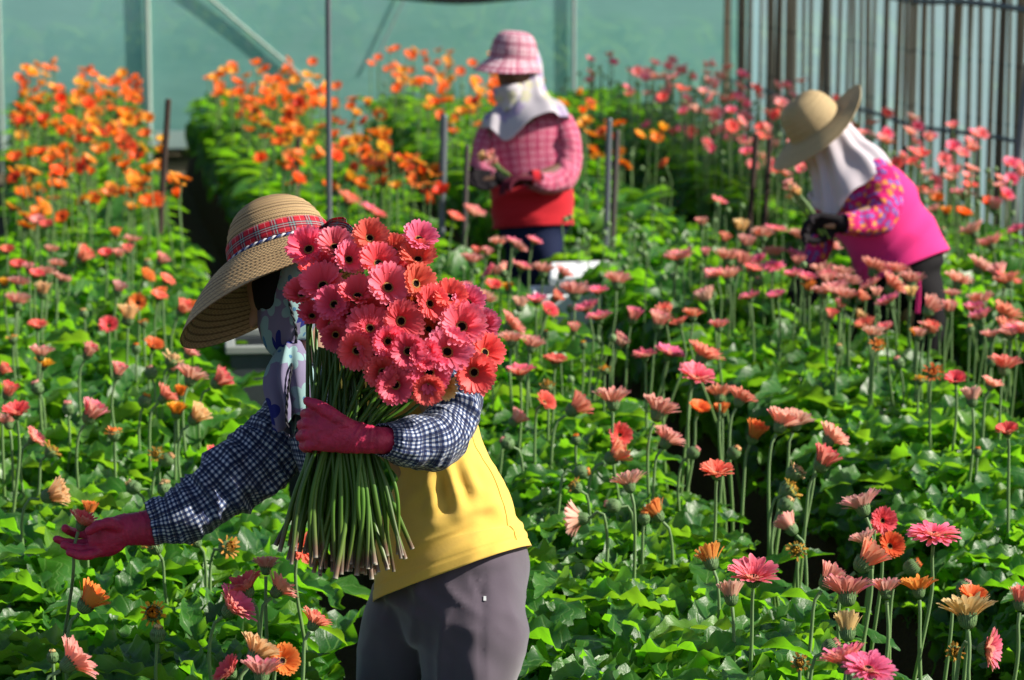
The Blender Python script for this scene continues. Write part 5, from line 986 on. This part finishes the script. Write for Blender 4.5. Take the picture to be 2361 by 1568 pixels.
for i, (zx_, zy_, r0, ey, pal, form) in enumerate(BQ):
    x, y = 345.8 + zx_ * .3906, 403.5 + zy_ * .3906; late = i >= 41
    dd = -.40 + .10 * ((x - 930) / 230) ** 2 + .10 * ((y - 800) / 300) ** 2 - (y - 560) * .00018 + (.05 if late else 0) + (.035 if r0 < 90 else 0) + rng.uniform(-.008, .008)
    h = P1(x, y, dd); ex, ey_ = ey if ey else (zx_, zy_ + 60); fx, fy = (zx_ - ex) / r0 * 1.25, (zy_ - ey_) / r0 * 1.25
    f = nrm(RGT * (fx + .05 + rng.normal(0, .07)) - UPV * (fy - .06 + rng.normal(0, .07)) - FWD * .95); r_ = r0 * .3906 / F * (D1 + dd) * 1.36
    head = h - f * r_ * .30; gx = 722 + 150 * rank[i] + rng.uniform(-8, 8); gd = -.285 + rng.uniform(-.035, .03)
    o = link('gerbera', petals_mesh(form, i % 5, 'hi', pal), bq); o.location = head - gp; q = quat(f, rng.uniform(0, 6.28)); o.rotation_euler = q.to_euler(); o.scale = (r_, r_, r_)
    link('calyx', get(CM, (form, 'hi'), lambda: mesh('calyx', *calyx_arr(form, 24), mats=M['calyx'])), o); link('flower_eye', get(EM, (form, 'dark'), lambda: mesh('flower_eye', *eye_arr(form), mats=M['eye'])), o)
    tx = 655 + 265 * rank[i] + rng.uniform(-22, 22); ty = 1232 + 92 * math.sin(math.pi * (.12 + .66 * rank[i])) + rng.uniform(-30, 16)
    p0 = head - f * r_ * .3; p1_ = P1(gx + (x - gx) * .25, 930 + rng.uniform(-10, 10), gd + .01) if y < 880 else P1((gx + x) / 2, 955, gd + .01)
    pts = [p0, p0 - f * .05 - np.array((0, 0, .02)), p1_, P1(gx, 1000, gd), P1(gx + (tx - gx) * .45 + rng.uniform(-22, 22), 1000 + (ty - 1000) * .5, gd - .01), P1(tx, ty, gd + rng.uniform(-.05, .02))]
    a, b, c = tube(np.array(pts) - gp, np.array([.0040, .0036, .0042, .0046, .0052, .0050]) * rng.uniform(.8, 1.15), 44, 8); link('stem', mesh('stem', a, b, c, mats=M['cut']), bq)
for i in range(28):                                        # further stems whose blooms are buried in the bunch
    s_ = (i + .5) / 28; gx = 722 + 140 * s_ + rng.uniform(-8, 8); gd = -.29 + rng.uniform(-.03, .045); tx = 650 + 290 * s_ + rng.uniform(-25, 25); ty = 1225 + 95 * math.sin(math.pi * (.12 + .66 * s_)) + rng.uniform(-30, 6)
    pts = [P1(735 + s_ * 110, 800 + 30 * s_, -.27), P1(gx + 5, 920, gd + .01), P1(gx, 1000, gd), P1(gx + (tx - gx) * .45 + rng.uniform(-20, 20), 1000 + (ty - 1000) * .5, gd), P1(tx, ty, gd + rng.uniform(-.03, .03))]
    a, b, c = tube(np.array(pts) - gp, np.array([.0036, .0042, .0046, .0052, .0050]) * rng.uniform(.75, 1.1), 40, 8); link('stem', mesh('stem', a, b, c, mats=M['cut']), bq)
# the flower between her fingers
gerbera(P1(187, 1212, -.012), nrm(RGT * .42 + UPV * .85 - FWD * .1), 'cup', .042, 'coral', base=onz(118, 1370, .62) - np.array((0, 0, .34)), sr=.0042, label='coral gerbera held between the fingers of the raspberry glove')

# ------------------------------------------------------------ worker in the checked bucket hat
D2 = 14.07
def P2(x, y, dd=0.): return W(x, y, D2 + dd)
w2 = empty('person', (0, 0, 0), label='person standing in checked bucket hat, white veil, pink checked shirt and red apron', category='person')
garment('shirt', [(1214, 262, .02, 60, .07), (1216, 290, .02, 98, .11), (1218, 345, .01, 98, .12), (1224, 415, 0, 88, .12), (1228, 470, 0, 88, .12)], 50, 60, D2, M['pink_check'], w2, fold_disp(.018, R(60), 10, 4, 2))
garment('apron', [(1226, 420, 0, 90, .126), (1229, 470, 0, 93, .132), (1232, 524, 0, 92, .135)], 30, 60, D2, M['red'], w2, fold_disp(.018, R(85), 12, 3, 6))
garment('sleeve', [(1290, 275, 0, 26, .06), (1306, 320, -.02, 30, .065), (1312, 375, -.06, 28, .06), (1300, 412, -.12, 27, .055), (1262, 424, -.19, 25, .05), (1224, 412, -.25, 19, .04)], 60, 40, D2, M['pink_check'], w2, sleeve_disp(.009, 16, 2, None, .1))
garment('sleeve', [(1140, 280, .02, 24, .06), (1120, 330, .0, 27, .06), (1110, 375, -.04, 25, .055), (1118, 400, -.12, 22, .05), (1150, 410, -.2, 18, .04)], 50, 40, D2, M['pink_check'], w2, sleeve_disp(.009, 16, 8, None, .1))
for w_, d_, m, nn in ((P2(1232, 412, -.25), -RGT * .9 - FH * .3 + UPV * .05, M['glove_dark'], -UPV), (P2(1148, 412, -.2), -RGT * .75 - FH * .2 + UPV * .02, M['glove_black'], UPV * .4 - FH)):
    link('glove', remesh('glove', hand(w_, nrm(d_), nrm(nn), 1.1, (.5, .6, .4), 1, 1.12) + [capsule(w_ - nrm(d_) * .02, w_, .033, .032)], .005, 2, m), w2)
a, b, c = tube([P2(1240, 412, -.24), P2(1224, 411, -.25)], [.043, .040], 8, 20); link('cuff', mesh('cuff', a, b, c, mats=M['red']), w2)
lg = []
for rg in ([(1232, 500, 0, 84, .12), (1235, 545, 0, 78, .12), (1255, 600, -.02, 40, .10), (1246, 660, -.02, 34, .08), (1240, 760, 0, 27, .06), (1238, 835, 0, 25, .055)], [(1228, 520, 0, 70, .11), (1205, 590, .05, 42, .10), (1200, 660, .06, 34, .08), (1205, 760, .10, 26, .06), (1208, 830, .12, 24, .055)]):
    G, _, _ = loft(rg, 40, 32, D2); lg.append(closed(G))
link('trousers', remesh('trousers', lg, .014, 4, M['navy'], lambda co: (ridge(co * np.array((14, 14, 5))) - .5) * .008), w2)
h2 = P2(1186, 172, .0); f2 = nrm(-RGT * .45 - FH * .8 - np.array((0, 0, .25)))
bp = head_parts(h2, f2, np.array((0, 0, 1.))) + chain([h2 - np.array((0, 0, .08)), P2(1205, 262)], [.05, .06]) + chain([P2(1215, 290), P2(1222, 400), P2(1230, 520)], [.10, .085, .105]) + chain([P2(1290, 285), P2(1310, 385, -.06), P2(1228, 412, -.25), P2(1195, 410, -.27)], [.045, .038, .026, .018]) + chain([P2(1140, 285), P2(1112, 385, -.05), P2(1150, 410, -.2), P2(1110, 415, -.22)], [.045, .036, .026, .018])
for L in ([P2(1260, 560), P2(1246, 680), P2(1240, 840)], [P2(1205, 560, .04), P2(1202, 680, .06), P2(1208, 835, .12)]): bp += chain(L, [.07, .055, .038])
link('body', remesh('body', bp, .012, 3, M['skin_dark']), w2)
for x, y, dd in ((1238, 840, 0), (1208, 836, .12)):
    q = P2(x, y, dd); q[2] = .05; tq = q + f2 * .16; tq[2] = .035; link('boot', remesh('boot', [capsule(q, tq, .046, .036), capsule(q, q + np.array((0, 0, .2)), .05, .058)], .01, 3, M['boot']), w2)
def veil(tipx, amp, base_drop, tipdrop, width, frill=9, left=None):
    def f(G, Nn, uv):
        t = (uv[..., 1] / uv[-1, 0, 1]); ph = np.linspace(0, 2 * math.pi, uv.shape[1]); q = G - CAM; px = PWID / 2 + (q @ RGT) / (q @ FWD) * F
        front = np.clip(np.sin(ph - math.pi / 2), 0, 1)[None]; w = (np.sin(ph * frill + np.sin(ph * 3)) * amp)[None] * np.clip(t * 1.5 - .2, 0, 1); G = G + Nn * w[..., None]
        G[..., 2] -= np.clip((t - .55) / .45, 0, 1) ** 1.2 * (base_drop + tipdrop * np.exp(-((px - tipx) / width) ** 2) * front ** .4); return G
    return f
garment('veil', [(1200, 110, .04, 34, .08), (1210, 150, .06, 40, .09), (1212, 195, .06, 42, .095), (1210, 235, .02, 60, .105), (1212, 262, .0, 92, .135), (1214, 290, -.02, 102, .165)], 60, 96, D2, M['veil1'], w2, veil(1172, .010, .0, .13, 42))
garment('face_cloth', [(1172, 198, -.015, 33, .085), (1174, 212, -.015, 36, .088), (1178, 236, -.02, 32, .075), (1180, 262, -.04, 22, .05)], 24, 40, D2, M['veil1'], w2, sleeve_disp(.004, 20))
def brim2(f):
    c_ = math.cos(f); return .150 + .055 * max(0, c_) ** 1.2 + .01 * math.sin(2 * f), .050 + .018 * max(0, c_), 1.0
ef2 = nrm(-RGT * .8 - FH * .6); hat(w2, P2(1183, 137, 0), nrm(np.array((0, 0, 1.)) - ef2 * .06 + RGT * .05), ef2, .112, .135, brim2, M['hat_check'], rows=5, nb=4, name='bucket_hat', top=.55, nu=72)
# flowers she is sorting
fb = empty('flower_bunch', P2(1165, 405, -.27), label='few small pale gerberas in the hands of the checked-shirt worker', category='flowers'); fo = P2(1165, 405, -.27)
for i in range(6):
    e_ = P2(1128 + rng.uniform(-14, 22), 372 + rng.uniform(-14, 14), -.3 + rng.uniform(-.03, .03)) - fo; a, b, c = tube([(RGT * .01 * i) * .5, e_ * .5, e_], .0035, 8, 5); link('stem', mesh('stem', a, b, c, mats=M['stem']), fb)
    o = link('gerbera', petals_mesh('half', i % 4, 'lo', ['pale', 'cream', 'peach'][i % 3]), fb); o.location = e_; o.scale = (.035,) * 3; o.rotation_euler = quat(nrm(e_ + np.array((0, 0, .02))), i).to_euler()

# ------------------------------------------------------------ worker in magenta with the straw sunhat
D3 = 11.7
def P3(x, y, dd=0.): return W(x, y, D3 + dd)
w3 = empty('person', (0, 0, 0), label='person bending over in pale straw sunhat, white veil and magenta floral shirt', category='person')
garment('apron', [(1968, 400, .0, 62, .10), (1985, 430, 0, 92, .13), (2012, 475, 0, 103, .14), (2042, 530, 0, 102, .14), (2068, 575, 0, 104, .145), (2090, 622, -.01, 104, .15)], 70, 72, D3, M['magenta'], w3, fold_disp(.020, R(70), 8, 3, 12))
garment('yoke', [(1950, 385, .0, 50, .09), (1972, 412, 0, 86, .138), (1986, 440, -.005, 98, .148), (1996, 470, -.01, 92, .15), (1990, 505, -.015, 74, .145)], 40, 72, D3, M['mag_floral'], w3, fold_disp(.014, R(60), 9, 3, 1))
garment('near_sleeve', [(2006, 395, -.08, 38, .06), (2030, 430, -.12, 42, .07), (2040, 475, -.16, 40, .07), (2022, 508, -.2, 35, .06), (1985, 517, -.24, 31, .05), (1942, 516, -.28, 22, .042)], 70, 48, D3, M['mag_floral'], w3, sleeve_disp(.011, 14, 4, None, .1))
garment('far_sleeve', [(1925, 440, .12, 34, .06), (1905, 500, .13, 33, .06), (1893, 545, .10, 30, .055), (1882, 585, .06, 28, .05), (1868, 618, .03, 20, .04)], 50, 40, D3, M['mag_floral'], w3, sleeve_disp(.010, 14, 7, None, .1))
for w_, d_, nn in ((P3(1938, 516, -.28), -RGT * .95 + UPV * .03 - FH * .1, -UPV * .5 - FH), (P3(1868, 618, .03), -RGT * .35 - UPV * .8, -FH)):
    link('glove', remesh('glove', hand(w_, nrm(d_), nrm(nn), 1.15, (.6, .7, .4), 1, 1.15) + [capsule(w_ - nrm(d_) * .015, w_, .036, .034)], .005, 2, M['glove_black']), w3)
lg = []
for rg in ([(2086, 600, 0, 88, .13), (2100, 650, 0, 84, .13), (2138, 700, -.02, 44, .10), (2136, 780, -.02, 38, .085), (2120, 900, 0, 30, .07), (2115, 1060, .02, 28, .065)], [(2070, 630, 0, 76, .12), (2045, 700, .06, 46, .10), (2030, 780, .08, 38, .085), (2035, 900, .1, 30, .07), (2040, 1060, .12, 28, .065)]):
    G, _, _ = loft(rg, 40, 32, D3); lg.append(closed(G))
link('trousers', remesh('trousers', lg, .013, 4, M['black'], lambda co: (ridge(co * np.array((14, 14, 5))) - .5) * .007), w3)
for x0 in (2112, 2118):
    a, b, c = tube([P3(x0, 628, -.16), P3(x0 + 3, 670, -.15), P3(x0, 722, -.14)], .004, 12, 5); link('apron_string', mesh('apron_string', a, b, c, mats=M['magenta']), w3)
h3 = P3(1893, 312, .0); f3 = nrm(-RGT * .75 - np.array((0, 0, .75)) - FH * .1)
bp = head_parts(h3, f3, np.array((0, 0, 1.)) - RGT * .8) + chain([h3 + RGT * .03 - np.array((0, 0, .05)), P3(1958, 385)], [.055, .06]) + chain([P3(1975, 415), P3(2020, 490), P3(2080, 600)], [.105, .095, .12]) + chain([P3(2000, 405, -.08), P3(2042, 480, -.16), P3(1940, 516, -.28), P3(1905, 518, -.29)], [.045, .040, .028, .018]) + chain([P3(1930, 440, .1), P3(1895, 540, .1), P3(1868, 618, .03), P3(1862, 645, .02)], [.045, .038, .026, .018])
for L in ([P3(2110, 640), P3(2134, 780), P3(2115, 1065)], [P3(2060, 640, .03), P3(2032, 780, .08), P3(2040, 1065, .12)]): bp += chain(L, [.08, .06, .038])
link('body', remesh('body', bp, .012, 3, M['skin']), w3)
for x, y, dd in ((2115, 1070, .02), (2040, 1070, .12)):
    q = P3(x, y, dd); q[2] = .05; tq = q - RGT * .17; tq[2] = .035; link('boot', remesh('boot', [capsule(q, tq, .046, .036), capsule(q, q + np.array((0, 0, .2)), .05, .058)], .01, 3, M['boot']), w3)
garment('veil', [(1880, 255, 0, 42, .08), (1892, 288, 0, 62, .10), (1908, 325, 0, 66, .11), (1932, 362, -.01, 72, .12), (1955, 395, -.02, 92, .15), (1963, 415, -.02, 100, .165)], 60, 96, D3, M['white_cloth'], w3, veil(1915, .011, .02, .10, 45, 11))
ax3 = nrm(-RGT * .60 + UPV * .74 - FWD * .22); ef3 = nrm(-RGT * .76 - UPV * .65)
def brim3(f):
    c_ = math.cos(f); s_ = math.sin(f); return .235 + .012 * math.sin(2 * f + .5), .028 - .045 * max(0, -c_) ** 2 + .012 * abs(s_), 1.6
hat(w3, P3(1880, 290, .0), ax3, ef3, .112, .135, brim3, M['straw2'], rows=8, nb=11, name='sun_hat', top=.62, nu=80)
fo = P3(1878, 520, -.29); fb = empty('flower_bunch', fo, label='bundle of pale gerbera buds held up by the magenta worker', category='flowers')
for i in range(9):
    e_ = P3(1825 + rng.uniform(-10, 24), 440 + rng.uniform(-18, 18), -.32 + rng.uniform(-.03, .03)) - fo; a, b, c = tube([nrm(-e_) * .06 + RGT * .004 * i, e_ * .5 + RGT * .003 * i, e_], .004, 8, 5); link('stem', mesh('stem', a, b, c, mats=M['stem']), fb)
    o = link('gerbera_bud', petals_mesh('half', i % 4, 'lo', ['pale', 'cream'][i % 2]), fb); o.location = e_; o.scale = (.028,) * 3; o.rotation_euler = quat(nrm(e_), i).to_euler()
